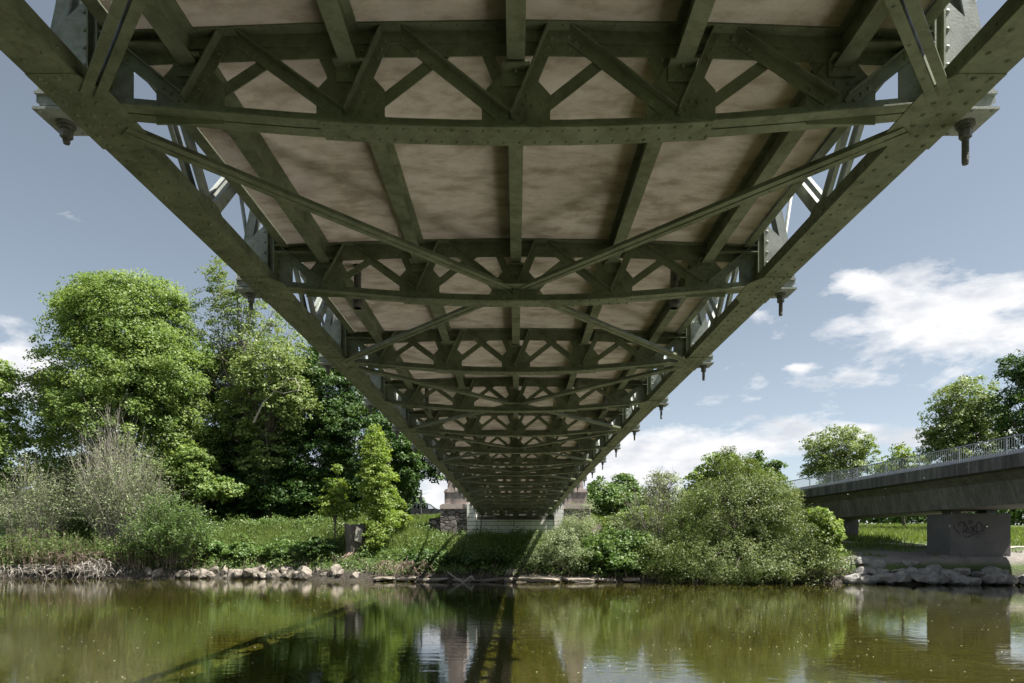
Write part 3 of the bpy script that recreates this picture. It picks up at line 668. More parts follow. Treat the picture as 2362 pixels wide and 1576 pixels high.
for xc in (35.9, 38.5):
    m = MB(); vs = [cp(xc-.35, 50.7, 2.37), cp(xc+.35, 50.7, 2.37), cp(xc+.35, 51.7, 2.37), cp(xc-.35, 51.7, 2.37)]; vs += [(a, b, 2.645) for a, b, _ in vs]
    m.add(vs, [(0,3,2,1),(4,5,6,7),(0,1,5,4),(1,2,6,5),(2,3,7,6),(3,0,4,7)]); m.build('bearing', M['iron'], cb)
# graffiti on the pier's river face
def gp(zx, zy): return (X(2100 + zx/7.84, 50), 49.992, H(1160 + zy/7.84, 50))
strokes = [([(785,405),(800,460),(850,520),(892,568)],10),([(900,596),(910,604)],13),
 ([(872,430),(878,385),(905,352),(945,350),(972,392),(968,470),(950,530),(958,556)],9),([(905,352),(960,360),(1010,410),(1018,470),(985,520),(962,520)],9),
 ([(1030,425),(1022,480),(1015,530),(1050,556)],9),([(1040,350),(1075,325),(1112,340),(1105,370),(1065,378),(1042,358)],9),
 ([(1085,430),(1058,470),(1062,530),(1095,545),(1118,500),(1105,445),(1088,432)],9),([(1135,400),(1128,470),(1135,540)],10),([(1180,410),(1140,478),(1172,510),(1200,548)],10),
 ([(1205,545),(1192,470),(1200,390),(1245,355),(1290,395),(1305,450),(1285,505),(1240,530),(1205,515)],11),
 ([(965,588),(1000,618),(1060,612),(1140,572),(1200,562),(1285,574)],10),([(1235,590),(1215,615),(1200,640)],7),([(1392,375),(1352,430),(1330,480),(1322,525)],9),([(1312,556),(1322,562)],14)]
m = MB()
for pts, w in strokes:
    q = [Vector(gp(*p)) for p in pts]; r = w / 7.84 * 50 / F
    fine = []
    for i in range(len(q) - 1):
        a, b, c, d = q[max(i-1,0)], q[i], q[i+1], q[min(i+2, len(q)-1)]
        for t in np.linspace(0, 1, 7)[:-1 if i < len(q)-2 else None]:
            fine.append(.5*((2*b)+(c-a)*t+(2*a-5*b+4*c-d)*t*t+(3*b-a-3*c+d)*t**3))
    base = len(m.v)
    for i, p in enumerate(fine):
        d = (fine[min(i+1,len(fine)-1)] - fine[max(i-1,0)]).normalized(); n = Vector((-d.z, 0, d.x))
        e = r * (.55 + .45*math.sin(math.pi*(i+.5)/len(fine))**.5)
        m.v += [tuple(p + n*e), tuple(p - n*e)]
        if i: k = base + 2*i; m.f.append((k-2, k-1, k+1, k))
m.build('graffiti', M['black_paint'], p1)
m = MB()
for zx in (897, 1730):
    x, y_, z = gp(zx, 925); m.tube([(x, 49.97, z), (x, 50.05, z)], .045, 10)
m.build('drain_hole', M['black_paint'], p1)

# ------------------------------------------------------------------ plants
def unit(v): return v / np.maximum(np.linalg.norm(v, axis=1, keepdims=True), 1e-6)
def leaves(centers, normals, size, aspect=.6, rng=RNG, jitter=.55):
    """pointed four-cornered leaves, one per centre"""
    n = len(centers); nr = unit(normals + rng.normal(0, jitter, (n, 3)))
    t = unit(np.cross(nr, rng.normal(0, 1, (n, 3)))); b = np.cross(nr, t)
    sz = (size * rng.uniform(.45, 1.5, n))[:, None] if not hasattr(size, 'shape') else size[:, None]
    v = np.stack([centers - t*sz*.5, centers - t*sz*.05 + b*sz*aspect*.5, centers + t*sz*.55, centers - t*sz*.05 - b*sz*aspect*.5], 1).reshape(-1, 3)
    return v, np.arange(4*n).reshape(n, 4)
def lobed_points(lobes, n, rng, shell=.55):
    w = np.array([(l[3]*l[4]*l[5])**(2/3) for l in lobes]); w = w / w.sum()
    idx = rng.choice(len(lobes), n, p=w); L = np.array(lobes)[idx]
    d = unit(rng.normal(0, 1, (n, 3))); r = rng.uniform(shell**3, 1, n)**(1/3)
    return L[:, :3] + d * r[:, None] * L[:, 3:6], d
def tree(name, label, cat, base, lobes, mat, nclump, per, clump, leaf, trunk_r, bark='bark', limbs=30, group=None, shell=.55, flat=.45, rng=None, trunk_top=None, sub=True, aspect=.7, twigs=0, limb_r=.32):
    """lobes: (x, y, z, rx, ry, rz) in world space. Crown = leaf clumps spread over the lobes; wood = trunk, limbs"""
    rng = rng or np.random.default_rng(abs(hash(label)) % 1000 if False else sum(map(ord, label)))
    root = empty(name, base); tag(root, label, cat, group)
    bx, by, bz = base
    C, dirs = lobed_points(lobes, nclump, rng, shell)
    C = C[C[:, 2] > np.maximum(ground_z(C[:, 0], C[:, 1]), WATER) + .12]; dirs = dirs[:len(C)]
    cs = clump * rng.uniform(.6, 1.3, len(C))
    n = per * len(C); idx = np.repeat(np.arange(len(C)), per)
    off = rng.normal(0, 1, (n, 3)); rad = rng.uniform(.2, 1, n)**.5
    off = unit(off) * rad[:, None] * cs[idx][:, None]; off[:, 2] *= flat
    # clumps droop away from the trunk
    out = C[idx] - np.array([bx, by, 0]); out[:, 2] = 0; on = unit(out)
    off[:, 2] -= (off * on).sum(1) * .25
    pts = C[idx] + off
    nrm = np.tile([0, 0, 1.], (n, 1)) * .9 + on * .45 + unit(off) * .3
    v, f = leaves(pts, nrm, leaf, aspect, rng)
    tc = rng.uniform(0, .7, len(C)); tint = np.clip(tc[idx] + rng.uniform(0, .4, n) - .1*(rng.random(n) < .2), 0, 1)
    me = fastmesh('crown', v - np.array(base), f, mat, tint); link('crown', me, root)
    m = MB(); zc = np.mean([l[2] for l in lobes]) if trunk_top is None else trunk_top
    lean = np.array([np.mean([l[0] for l in lobes]) - bx, np.mean([l[1] for l in lobes]) - by])
    hgt = zc - bz; tp = []
    for k in range(8):
        t = k / 7; tp.append((lean[0]*t**1.5*.8 + .12*trunk_r*math.sin(5*t+bx), lean[1]*t**1.5*.8, hgt*t - .3*(k == 0)))
    m.tube(tp, [trunk_r*(1.5 if k == 0 else 1 - .75*(k/7)) for k in range(8)], 9)
    order = rng.choice(len(C), min(limbs, len(C)), replace=False)
    for j, o_ in enumerate(order):
        e = C[o_] - np.array(base); t = np.clip((e[2]/hgt - .25) * rng.uniform(.55, .95), .12, .97); a = np.array(tp[0])*(1-t) + np.array(tp[-1])*t
        k = min(int(t*7), 6); a = np.array(tp[k]) + (np.array(tp[k+1]) - np.array(tp[k]))*(t*7-k)
        mid = (a + e)/2 + np.array([0, 0, .12*np.linalg.norm(e - a)]) + rng.normal(0, .05*np.linalg.norm(e-a), 3)
        r0 = trunk_r*limb_r*(1-.5*t)*rng.uniform(.6, 1.1); pts_ = []
        for q in np.linspace(0, 1, 6): pts_.append(tuple(a*(1-q)**2 + mid*2*q*(1-q) + e*q*q + rng.normal(0,.02,3)*np.linalg.norm(e-a)*q*(1-q)*4))
        m.tube(pts_, [r0*(1-.85*q) + .01 for q in np.linspace(0,1,6)], 5, False)
        for _ in range(twigs):
            q = rng.uniform(.45, .95); s0 = np.array(pts_[min(int(q*5), 5)]); dd = rng.normal(0, 1, 3); dd[2] = abs(dd[2]) + .4; dd /= np.linalg.norm(dd)
            ln = clump*rng.uniform(1.2, 3.0); m.tube([tuple(s0), tuple(s0+dd*ln*.5+rng.normal(0,.06,3)), tuple(s0+dd*ln)], [r0*.3+.008, r0*.16+.007, .006], 4, False)
    m.build('trunk', M[bark], root, True)
    return root
def shrub(name, label, cat, base, spread, height, mat, stems, leafn, leaf, wood='bark_pale', lean=(0,0), r0=.03, aspect=.35, group=None, up=1., bare=0, rng=None, leaf_from=.2, fork=3, fl=.35):
    """many slender stems rising from the base, each forking, with narrow leaves along them"""
    rng = rng or np.random.default_rng(sum(map(ord, label)))
    root = empty(name, base); tag(root, label, cat, group)
    m = MB(); P_ = []; 
    for k in range(stems):
        a = rng.uniform(0, 2*math.pi); rr = rng.uniform(0, 1)**.6
        foot = np.array([math.cos(a)*spread[0]*rr*fl, math.sin(a)*spread[1]*rr*fl, -.15])
        tipx = np.array([math.cos(a)*spread[0]*rr + lean[0]*rng.uniform(.3,1.2), math.sin(a)*spread[1]*rr + lean[1], height*(1 - .5*rr**2)*rng.uniform(.5, 1.05)])
        mid = foot*.5 + tipx*.5 + np.array([0, 0, .18*height*up*rr]) + rng.normal(0, .05*height, 3)
        pts = [foot*(1-q)**2 + mid*2*q*(1-q) + tipx*q*q for q in np.linspace(0, 1, 7)]
        rs = r0*rng.uniform(.6, 1.3)
        m.tube([tuple(p) for p in pts], [rs*(1-.8*q)+.004 for q in np.linspace(0,1,7)], 4, False)
        leafy = k >= bare
        if leafy: P_.append((pts, rs))
        for _ in range(fork):
            q = int(rng.uniform(2, 6)); s0 = pts[q]; d = (pts[min(q+1,6)] - pts[q-1]); d = d/np.linalg.norm(d) + rng.normal(0, .45, 3); d /= np.linalg.norm(d)
            ln = height*rng.uniform(.12, .3); p2 = [s0, s0 + d*ln*.5 + rng.normal(0,.03,3), s0 + d*ln + np.array([0,0,ln*.1])]
            m.tube([tuple(p) for p in p2], [rs*.45, rs*.3, .004], 4, False)
            if leafy: P_.append((p2, rs))
    m.build('stems', M[wood], root)
    cen = []
    per = max(1, leafn // max(1, len(P_)))
    for pts, rs in P_:
        L_ = len(pts) - 1; q = rng.uniform(leaf_from if L_ > 3 else 0, 1, per)*L_; i0 = np.minimum(q.astype(int), L_-1); pa = np.array(pts)
        c = pa[i0] + (pa[i0+1] - pa[i0])*(q - i0)[:, None]
        cen.append(c + unit(rng.normal(0, 1, (per, 3)))*(rng.uniform(0, 1, per)**.7*height*.075)[:, None])
    cen = np.concatenate(cen); cen[:, 2] = np.maximum(cen[:, 2], .02)
    v, f = leaves(cen, np.tile([.3, -.3, .8], (len(cen), 1)), leaf, aspect, rng, 1.0)
    tint = rng.uniform(0, 1, len(cen)); link('foliage', fastmesh('foliage', v, f, mat, tint), root)
    return root
def base(px, Y, dz=0): x = X(px, Y); return (x, Y, gz(x, Y) + dz)
def lobe(px, py, Y, rpx, rpy, ry=None): 
    k = Y / F; return (X(px, Y), Y, H(py, Y), rpx*k, (ry if ry else rpx*k*.85), rpy*k)

# big maple on the left
Z1 = 70
tree('maple_tree', 'huge bright green maple with dense rounded crown standing alone at left', 'tree', base(300, Z1),
  [lobe(300,770,Z1,135,140), lobe(195,860,Z1-1,110,150), lobe(390,880,Z1,115,150), lobe(300,960,Z1-2,175,170), lobe(165,1010,Z1-1,100,130), lobe(415,1040,Z1-2,80,120), lobe(215,700,Z1,70,65), lobe(375,700,Z1,60,60), lobe(120,930,Z1,60,95), lobe(300,1120,Z1,190,70), lobe(150,1110,Z1-1,90,70), lobe(280,740,Z1,150,100), lobe(330,860,Z1-3,140,120)],
  M['maple'], 2300, 105, 1.1, .225, .55, limbs=110, shell=.45, flat=.6)
tree('ash_tree', 'tall thin-leaved ash with bare twigs showing against the sky behind the maple', 'tree', base(560, 72),
  [lobe(500,680,72,40,90), lobe(440,690,72,22,70), lobe(500,640,72,18,45), lobe(575,680,72,25,50), lobe(620,800,72,105,110), lobe(540,770,72,60,110), lobe(480,830,72,70,90), lobe(660,850,71,90,90), lobe(560,700,72,60,80)],
  M['ash'], 640, 32, .75, .22, .32, bark='bark_pale', limbs=120, shell=.1, twigs=5, trunk_top=H(640,72), limb_r=.26)
tree('broadleaf_tree', 'yellowish loose-leaved tree with a dead bent branch in front of the dark wood', 'tree', base(620, 70),
  [lobe(620,860,68,90,80), lobe(560,950,69,60,70), lobe(670,930,68,70,60), lobe(600,1040,69,60,70)], M['ash'], 420, 46, .85, .24, .3, limbs=60, shell=.2, twigs=3)
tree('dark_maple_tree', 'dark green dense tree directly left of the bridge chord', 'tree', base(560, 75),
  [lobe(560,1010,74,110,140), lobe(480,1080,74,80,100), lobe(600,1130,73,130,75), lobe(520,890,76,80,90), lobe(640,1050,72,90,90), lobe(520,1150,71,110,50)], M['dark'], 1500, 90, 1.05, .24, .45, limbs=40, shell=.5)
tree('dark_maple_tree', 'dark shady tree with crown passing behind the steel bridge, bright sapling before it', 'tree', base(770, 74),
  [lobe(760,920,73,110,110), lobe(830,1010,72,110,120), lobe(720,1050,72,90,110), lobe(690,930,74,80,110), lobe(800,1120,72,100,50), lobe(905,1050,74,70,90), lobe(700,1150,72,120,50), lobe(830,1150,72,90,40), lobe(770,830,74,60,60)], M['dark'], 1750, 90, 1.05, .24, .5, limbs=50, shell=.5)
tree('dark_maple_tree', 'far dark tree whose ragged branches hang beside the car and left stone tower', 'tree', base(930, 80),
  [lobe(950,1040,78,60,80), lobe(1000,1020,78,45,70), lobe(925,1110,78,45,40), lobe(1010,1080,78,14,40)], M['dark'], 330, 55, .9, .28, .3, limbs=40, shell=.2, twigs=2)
tree('maple_tree', 'lower bright maple branches mass at the foot of the huge maple, beside the dark wood', 'tree', base(460, 66),
  [lobe(440,1090,66,55,70), lobe(500,1130,66,60,30), lobe(380,1100,67,70,80)], M['maple'], 330, 60, .9, .28, .28, limbs=30, shell=.3)
tree('broadleaf_tree', 'half visible tree cut off by the left edge of the photo', 'tree', base(-50, 68),
  [lobe(-60,980,68,95,140), lobe(0,900,68,45,80), lobe(10,1060,67,60,110), lobe(-30,1150,67,90,70)], M['maple'], 620, 55, .9, .28, .4, limbs=40, shell=.45)
tree('maple_sapling', 'slim bright yellow-green young maple on the bank beside the stump', 'tree', base(868, 57),
  [lobe(862,1010,57,20,30), lobe(865,1050,57,38,45), lobe(868,1100,57,46,50), lobe(872,1150,57,42,45), lobe(885,1195,57,36,35), lobe(868,1235,56,26,30)], M['maple_y'], 420, 50, .5, .15, .09, limbs=50, shell=.1)
tree('maple_sapling', 'smaller green young maple with a thin leader between stump and dark wood', 'tree', base(772, 58),
  [lobe(778,1090,58,12,22), lobe(772,1130,58,28,32), lobe(768,1165,58,40,28), lobe(800,1180,58,30,20)], M['fresh'], 130, 34, .45, .19, .07, limbs=30, shell=.1)
tree('hazel_bush', 'bright small bush in the gap just left of the parked car', 'bush', base(900, 70), [lobe(905,1165,70,30,22)], M['fresh'], 90, 34, .5, .2, .08, limbs=12)
tree('hazel_bush', 'light leafy bush under the saplings at the top of the bank', 'bush', base(905, 60), [lobe(905,1200,60,45,22), lobe(850,1215,59,30,18)], M['fresh'], 110, 34, .45, .18, .06, limbs=12, shell=.2)
for k_, (px_, py_b, w_b, h_b, lab_) in enumerate(((480,1262,38,24,'dark green bramble mound on the bank right of the low fresh willow'),(560,1272,46,20,'low leafy mound hanging over the upright pale boulder'),(650,1268,44,22,'leafy mound on the bank above the biggest smooth boulder'),(735,1262,50,26,'shaded dark leafy mound on the bank left of the stump'),(985,1285,60,20,'dark ivy mound in the bridge shadow right of the stump roots'),(1100,1290,60,18,'dark ivy mound above the driftwood in the bridge shadow'))):
    Yb_ = float(bankline(X(px_, 56))) + 2.6
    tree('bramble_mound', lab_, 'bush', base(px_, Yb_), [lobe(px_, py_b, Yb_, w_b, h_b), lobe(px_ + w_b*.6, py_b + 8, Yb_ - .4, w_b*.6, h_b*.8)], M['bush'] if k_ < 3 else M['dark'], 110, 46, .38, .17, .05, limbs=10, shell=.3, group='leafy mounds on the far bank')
# right side
tree('walnut_tree', 'round green tree rising behind the big willow bush', 'tree', base(1670, 74),
  [lobe(1665,1085,74,55,45), lobe(1620,1120,74,45,35), lobe(1700,1110,73,45,45), lobe(1650,1160,73,90,40)], M['maple'], 380, 55, .8, .28, .3, limbs=40, shell=.4)
tree('poplar_tree', 'darker upright-twigged tree beside the near end of the concrete bridge railing', 'tree', base(1760, 66),
  [lobe(1745,1075,66,28,35), lobe(1790,1090,66,22,30), lobe(1760,1120,66,50,40), lobe(1735,1150,65,60,40)], M['bush'], 260, 50, .6, .22, .2, limbs=50, shell=.1, twigs=3)
tree('field_tree', 'small airy tree standing behind the concrete bridge railing, middle of the bridge trees', 'tree', base(1940, 110),
  [lobe(1935,1030,110,80,48), lobe(1895,1050,110,45,45), lobe(1985,1050,110,40,40), lobe(1930,1080,110,75,30), lobe(1870,1085,110,25,18)], M['ash'], 380, 44, 1.0, .30, .3, limbs=90, shell=.05, twigs=2, trunk_top=H(1040,110))
tree('field_tree', 'large sunny yellow-green tree behind the railing near the right edge', 'tree', base(2220, 95),
  [lobe(2225,930,95,75,65), lobe(2190,980,95,70,60), lobe(2265,980,95,60,70), lobe(2150,1020,95,30,30), lobe(2220,1040,95,90,50)], M['ash'], 620, 50, 1.0, .28, .35, limbs=100, shell=.15, twigs=2)
tree('oak_tree', 'dark spreading tree cut by the right edge of the photo', 'tree', base(2420, 84),
  [lobe(2345,850,84,42,40), lobe(2340,940,84,55,55), lobe(2420,900,84,80,110), lobe(2370,1000,84,70,60)], M['dark'], 520, 48, .95, .28, .45, limbs=70, shell=.3, twigs=1)
tree('field_tree', 'low treetop showing over the railing between the two larger bridge trees', 'tree', base(2085, 105), [lobe(2075,1055,105,30,28), lobe(2110,1075,105,40,30), lobe(2040,1085,105,30,20)], M['fresh'], 130, 42, .9, .3, .2, limbs=20, shell=.3)
tree('hawthorn_tree', 'rounded light green tree just right of the right stone tower', 'tree', base(1385, 74), [lobe(1385,1140,74,40,38), lobe(1360,1165,73,22,35), lobe(1420,1160,72,45,40)], M['bush'], 260, 50, .7, .25, .2, limbs=25, shell=.35)
tree('hawthorn_tree', 'taller small-crowned tree in the hedge right of the steel bridge', 'tree', base(1440, 80), [lobe(1435,1115,80,28,26), lobe(1450,1150,80,55,35)], M['bush'], 190, 50, .8, .26, .2, limbs=25, shell=.35)
tree('hawthorn_tree', 'thin twiggy pale tree with open crown between hedge and big willow', 'tree', base(1530, 68), [lobe(1530,1120,68,42,38), lobe(1500,1160,68,40,30), lobe(1560,1160,68,35,35)], M['willow'], 170, 28, .6, .18, .16, bark='bark_pale', limbs=70, shell=.0, twigs=6)
db = MB(); Yb = 66.5
q_ = [(X(a, Yb), Yb - .3*k, H(b, Yb)) for k, (a, b) in enumerate([(585,975),(610,930),(640,905),(668,880),(690,880),(702,900),(700,915)])]
db.tube(q_, [.11,.09,.07,.05,.04,.03,.015], 6); db.tube([q_[2], (X(660,Yb),Yb-.8,H(912,Yb)), (X(695,Yb),Yb-1,H(905,Yb)), (X(703,Yb),Yb-1,H(893,Yb))], [.05,.04,.025,.012], 5)
_dm = db.mesh('dead_branch', M['dead']); _pt = [o for o in D.objects if o.get('label', '').startswith('yellowish loose-leaved')][0]
link('dead_branch', _dm, _pt, (-_pt.location.x, -_pt.location.y, -_pt.location.z))
# big willow bush: lobed dense crown of small leaves
tree('willow_bush', 'big rounded grey-green willow bush hanging over the water on the right', 'bush', base(1710, 53),
  [lobe(1700,1180,53,145,85), lobe(1605,1240,52.5,85,75), lobe(1810,1230,51.5,110,80), lobe(1680,1292,51,165,58), lobe(1840,1298,50.3,105,50), lobe(1545,1285,51.5,80,55), lobe(1720,1318,50.1,150,28), lobe(1560,1315,50.9,75,24), lobe(1715,1110,54,70,55), lobe(1680,1070,55,35,35), lobe(1890,1275,50.3,50,52), lobe(1620,1160,54,45,45), lobe(1785,1140,53,60,50)], M['willow_g'], 2400, 60, .55, .145, .18, limbs=140, shell=.4, aspect=.4, flat=.8, twigs=3)
shrub('willow_shrub', 'thin leaning bare-stemmed willow shoots on the left flank of the big willow bush', 'shrub', base(1520, 54), (3.2, 1.6), 6.0, M['willow_g'], 55, 3800, .16, lean=(-1.0, 0), fork=4, leaf_from=.4)
tree('vine_bush', 'bright yellow-green vine leaves on the right flank of the big willow bush', 'bush', base(1912, 53), [lobe(1912,1225,50.3,30,28), lobe(1890,1190,50.5,20,22), lobe(1925,1250,50,18,25)], M['maple_y'], 150, 40, .45, .2, .06, limbs=14, shell=.4)
tree('willow_bush', 'silvery young willow in front of the white abutment, right of the bridge shadow', 'bush', base(1290, 54),
  [lobe(1285,1255,53.5,68,38), lobe(1330,1225,55,50,38), lobe(1250,1285,52.8,40,24), lobe(1320,1285,52.5,50,28)], M['willow'], 420, 44, .42, .15, .08, limbs=40, shell=.2, aspect=.35, flat=.8)
tree('willow_bush', 'thin willow sprays rising in front of the right stone tower', 'bush', base(1345, 57), [lobe(1345,1190,57,34,42), lobe(1310,1215,56,30,20)], M['willow'], 80, 26, .5, .16, .06, bark='bark_pale', limbs=30, shell=0, aspect=.35, twigs=2)
tree('elder_bush', 'dark green leafy shrub on the bank between silvery willow and big willow', 'bush', base(1430, 54), [lobe(1420,1255,54,75,34), lobe(1480,1265,53.3,50,36), lobe(1380,1275,53,50,28), lobe(1440,1295,52.3,60,22)], M['bush'], 330, 46, .5, .19, .08, limbs=25, shell=.35, flat=.7)
tree('elder_bush', 'pale green tall-grass shrub on the slope below the hedge', 'bush', base(1430, 61), [lobe(1430,1205,61,70,22), lobe(1490,1195,61,50,28)], M['grass'], 190, 40, .5, .17, .06, limbs=10, shell=.2)
# left side shrubs
shrub('willow_shrub', 'tall grey-green willow shrub with dry upright twigs before the huge maple', 'shrub', base(285, 61), (5.4, 3.0), 10.6, M['willow'], 130, 12000, .20, lean=(-.5, 0), r0=.028, fork=4)
shrub('willow_shrub', 'willow shrub with brown bare stems at the left edge of the bank', 'shrub', base(75, 61), (4.2, 3.0), 8.4, M['willow'], 110, 8000, .19, r0=.026, bare=30, fork=4)
shrub('willow_shrub', 'low fresh green willow shrub leaning over the bank stones left of the grassy slope', 'shrub', base(400, 59), (4.2, 2.4), 6.0, M['bush'], 110, 16000, .20, lean=(.6, -1.0), fork=4)
shrub('dead_shrub', 'bare greyish shrub of upright dead twigs sticking out above the willows', 'shrub', base(255, 62.5), (3.0, 1.6), 12.4, M['willow'], 110, 900, .14, wood='dead', fork=5, r0=.03)
shrub('bramble', 'tangle of brown bramble canes on the left bank', 'shrub', base(60, 58.6), (6, 1.6), 3.2, M['weed'], 150, 7000, .17, wood='brown_twig', fork=4, r0=.018, up=2., fl=.9)
shrub('bramble', 'brown bramble tangle hanging to the water under the tall willow shrub', 'shrub', base(200, 58.3), (6, 1.5), 3.0, M['weed'], 150, 7000, .17, wood='brown_twig', fork=4, r0=.018, up=2., fl=.9)
shrub('bramble', 'bramble patch with green leaves above the root tangle, right of the brown canes', 'shrub', base(330, 58.2), (5, 1.3), 2.8, M['weed'], 100, 9000, .17, wood='brown_twig', fork=3, r0=.016, up=2., fl=.9)

# background woods
def wood_mass(name, pts, mat, n, leaf, seed):
    rng = np.random.default_rng(seed); C, d = lobed_points(pts, n, rng, .5)
    v, f = leaves(C, d + np.array([0,0,.6]), leaf, .8, rng); return tag(link(name, fastmesh(name, v, f, mat, rng.uniform(0,1,len(C)))), kind='stuff')
L_ = []
for px in range(-260, 1000, 60): L_.append(lobe(px, 1175 + 6*math.sin(px), 96, 45, 45 + 10*math.sin(px*1.7)))
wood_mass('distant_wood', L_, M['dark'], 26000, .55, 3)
L_ = []
for px in range(1330, 2800, 45):
    hh = 1182 if px < 1880 else 1168 - 10*math.sin(px*.011)
    L_.append(lobe(px, hh - 5*math.sin(px*.9), 128, 42, 1218 - hh + 5*math.sin(px*1.3)))
wood_mass('distant_hedge', L_, M['bush'], 42000, .55, 4)

L_ = []
_r = random.Random(3)
for k in range(46): a = math.radians(200 + 140*k/45); L_.append((34*math.cos(a)*1.3, -6 + 26*math.sin(a), 5 + _r.uniform(-1, 2), 4.5, 4.5, 9))
wood_mass('unseen_shade_wood', L_, M['dark'], 22000, .7, 5)  # unseen trees behind the camera, added to block sky light from there
na = empty('abutment', (0,0,0)); tag(na, 'pale stone abutment under the near end of the steel bridge, unseen behind the viewer, added to block sky light', 'abutment')  # unseen near abutment, added to block sky light
m = MB(); m.box(-4.4, 4.4, -13.5, -9.6, -2.4, 2.3); m.build('wall', M['white_stone'], na)  # unseen near wall, added with the trees to darken the girder faces
# ground cover
def scatter(n, x0, x1, y0, y1, keep, rng):
    x = rng.uniform(x0, x1, n); y = rng.uniform(y0, y1, n); k = keep(x, y); x, y = x[k], y[k]; return np.stack([x, y, ground_z(x, y)], 1)
def blades(name, P0, hgt, wid, mat, rng, lean=.35, tintb=0):
    n = len(P0); h = hgt*rng.uniform(.45, 1.25, n)[:, None]; a = rng.uniform(0, 2*math.pi, n); s = np.stack([np.cos(a), np.sin(a), a*0], 1)*wid*.5*rng.uniform(.6,1.4,n)[:,None]
    tip = P0 + np.array([0,0,1.])*h + np.concatenate([rng.normal(0, lean, (n,2)), np.zeros((n,1))], 1)*h
    v = np.stack([P0 - s, P0 + s, tip], 1).reshape(-1, 3)
    return tag(link(name, fastmesh(name, v, np.arange(3*n).reshape(n, 3), mat, rng.uniform(0, 1, n)*.7 + tintb)), kind='stuff')
rg = np.random.default_rng(21)
dist = lambda x, y: y - bankline(x)
notwall = lambda x, y: ~((np.abs(x) < 7.2) & (y > 62.0) & (y < 67)) 
P0 = scatter(150000, -45, 26, 50, 82, lambda x, y: (dist(x,y) > 2.6) & (rg.random(len(x)) < np.clip(1.5 - dist(x,y)/26, .2, 1)) & notwall(x, y), rg)
blades('grass', P0, .42, .055, M['grass'], rg)
P0 = scatter(26000, -32, 4, 55, 64, lambda x, y: (dist(x,y) > 4.0) & (vnoise(x, y, 2.2, 2) > -.2) & notwall(x, y), rg); blades('tall_grass', P0, .95, .035, M['meadow'], rg, .22)
P0 = scatter(16000, -45, 3, 80, 86.6, lambda x, y: (x < 3), rg); blades('verge_grass', P0, .40, .09, M['meadow'], rg, .25)
P0 = scatter(60000, 20, 75, 58, 120, lambda x, y: (y > 56.5) & ~((x > 22) & (np.abs(y - 66 + (x-22)*.47) < 1.6)), rg); blades('meadow_grass', P0, .5, .10, M['meadow'], rg)
P0 = scatter(14000, 18, 45, 49, 58, lambda x, y: (dist(x,y) > 1.9) & ((x < 25.5) | (vnoise(x, y, 1.1, 4) > .55)) & ~((x > 31) & (x < 38) & (y > 49.6) & (y < 53.5)), rg); blades('bank_grass', P0, .38, .05, M['grass'], rg)
P0 = scatter(150000, -45, 25, 49, 68, lambda x, y: (dist(x,y) > .7) & (dist(x,y) < 9.5) & notwall(x, y) & (vnoise(x, y, 1.3, 8) + .5*vnoise(x, y, .5, 9) > -.55 - .5*(dist(x,y) < 3)), rg)
v, f = leaves(P0 + np.stack([rg.normal(0,.1,len(P0)), rg.normal(0,.1,len(P0)), rg.uniform(.03,.75,len(P0))*np.clip(.8+1.0*vnoise(P0[:,0],P0[:,1],1.1,6),.1,2.4)], 1), np.tile([0,-.5,.8],(len(P0),1)), .17, .65, rg)
tag(link('ground_cover', fastmesh('ground_cover', v, f, M['weed'], rg.uniform(0,1,len(P0)))), kind='stuff')
P0 = scatter(3000, -45, 24, 49, 62, lambda x, y: (dist(x,y) > -.1) & (dist(x,y) < 2.0), rg)
n = len(P0); a = P0 + np.array([0,0,.5])*rg.uniform(.3,1.6,(n,1)); b = a + np.stack([rg.normal(0,.25,n), rg.uniform(-.5,0,n), -rg.uniform(.3,1.1,n)], 1); w = np.array([.012,0,.004])
v = np.stack([a-w, a+w, b+w, b-w], 1).reshape(-1,3); tag(link('hanging_roots', fastmesh('hanging_roots', v, np.arange(4*n).reshape(n,4), M['brown_twig'])), kind='stuff')

# ------------------------------------------------------------------ stones
def stone_mesh(seed, sx, sy, sz, mat, name='boulder', boxy=.0, sub=3):
    import bmesh
    rng = np.random.default_rng(seed); bm = bmesh.new(); bmesh.ops.create_icosphere(bm, subdivisions=sub, radius=1)
    planes = [(unit(rng.normal(0,1,(1,3)))[0], rng.uniform(.45,.85)) for _ in range(10)]
    if boxy: planes = [(np.array(a), b) for a, b in (((0,0,1.),.5),((0,-1.,0),.6),((1.,0,0),.8),((-1.,0,0),.8))] + planes[:4]
    for v in bm.verts:
        p = np.array(v.co)
        for nrm, d in planes:
            k = p @ nrm - d
            if k > 0: p = p - nrm*k
        p = p*(1 + .05*math.sin(p[0]*7+seed) + .04*math.sin(p[1]*9+p[2]*6+seed))
        v.co = (p[0]*sx, p[1]*sy, p[2]*sz)
    me = D.meshes.new(name); bm.to_mesh(me); bm.free(); me.materials.append(mat); return me
def stone(px, py, wpx, hpx, Y, mat, label, group, seed, name='boulder', cat='boulder', boxy=0):
    sx = wpx*Y/F/2/.86; sz = hpx*Y/F/2/.8; o = link(name, stone_mesh(seed, sx, sx*.8, sz, M[mat], name, boxy), None, (X(px, Y), Y + sx*.3, H(py, Y)))
    o.rotation_euler = (0, random.uniform(-.12,.12), random.uniform(-.4,.4)); return tag(o, label, cat, group)
GL = 'boulders along the left water edge'
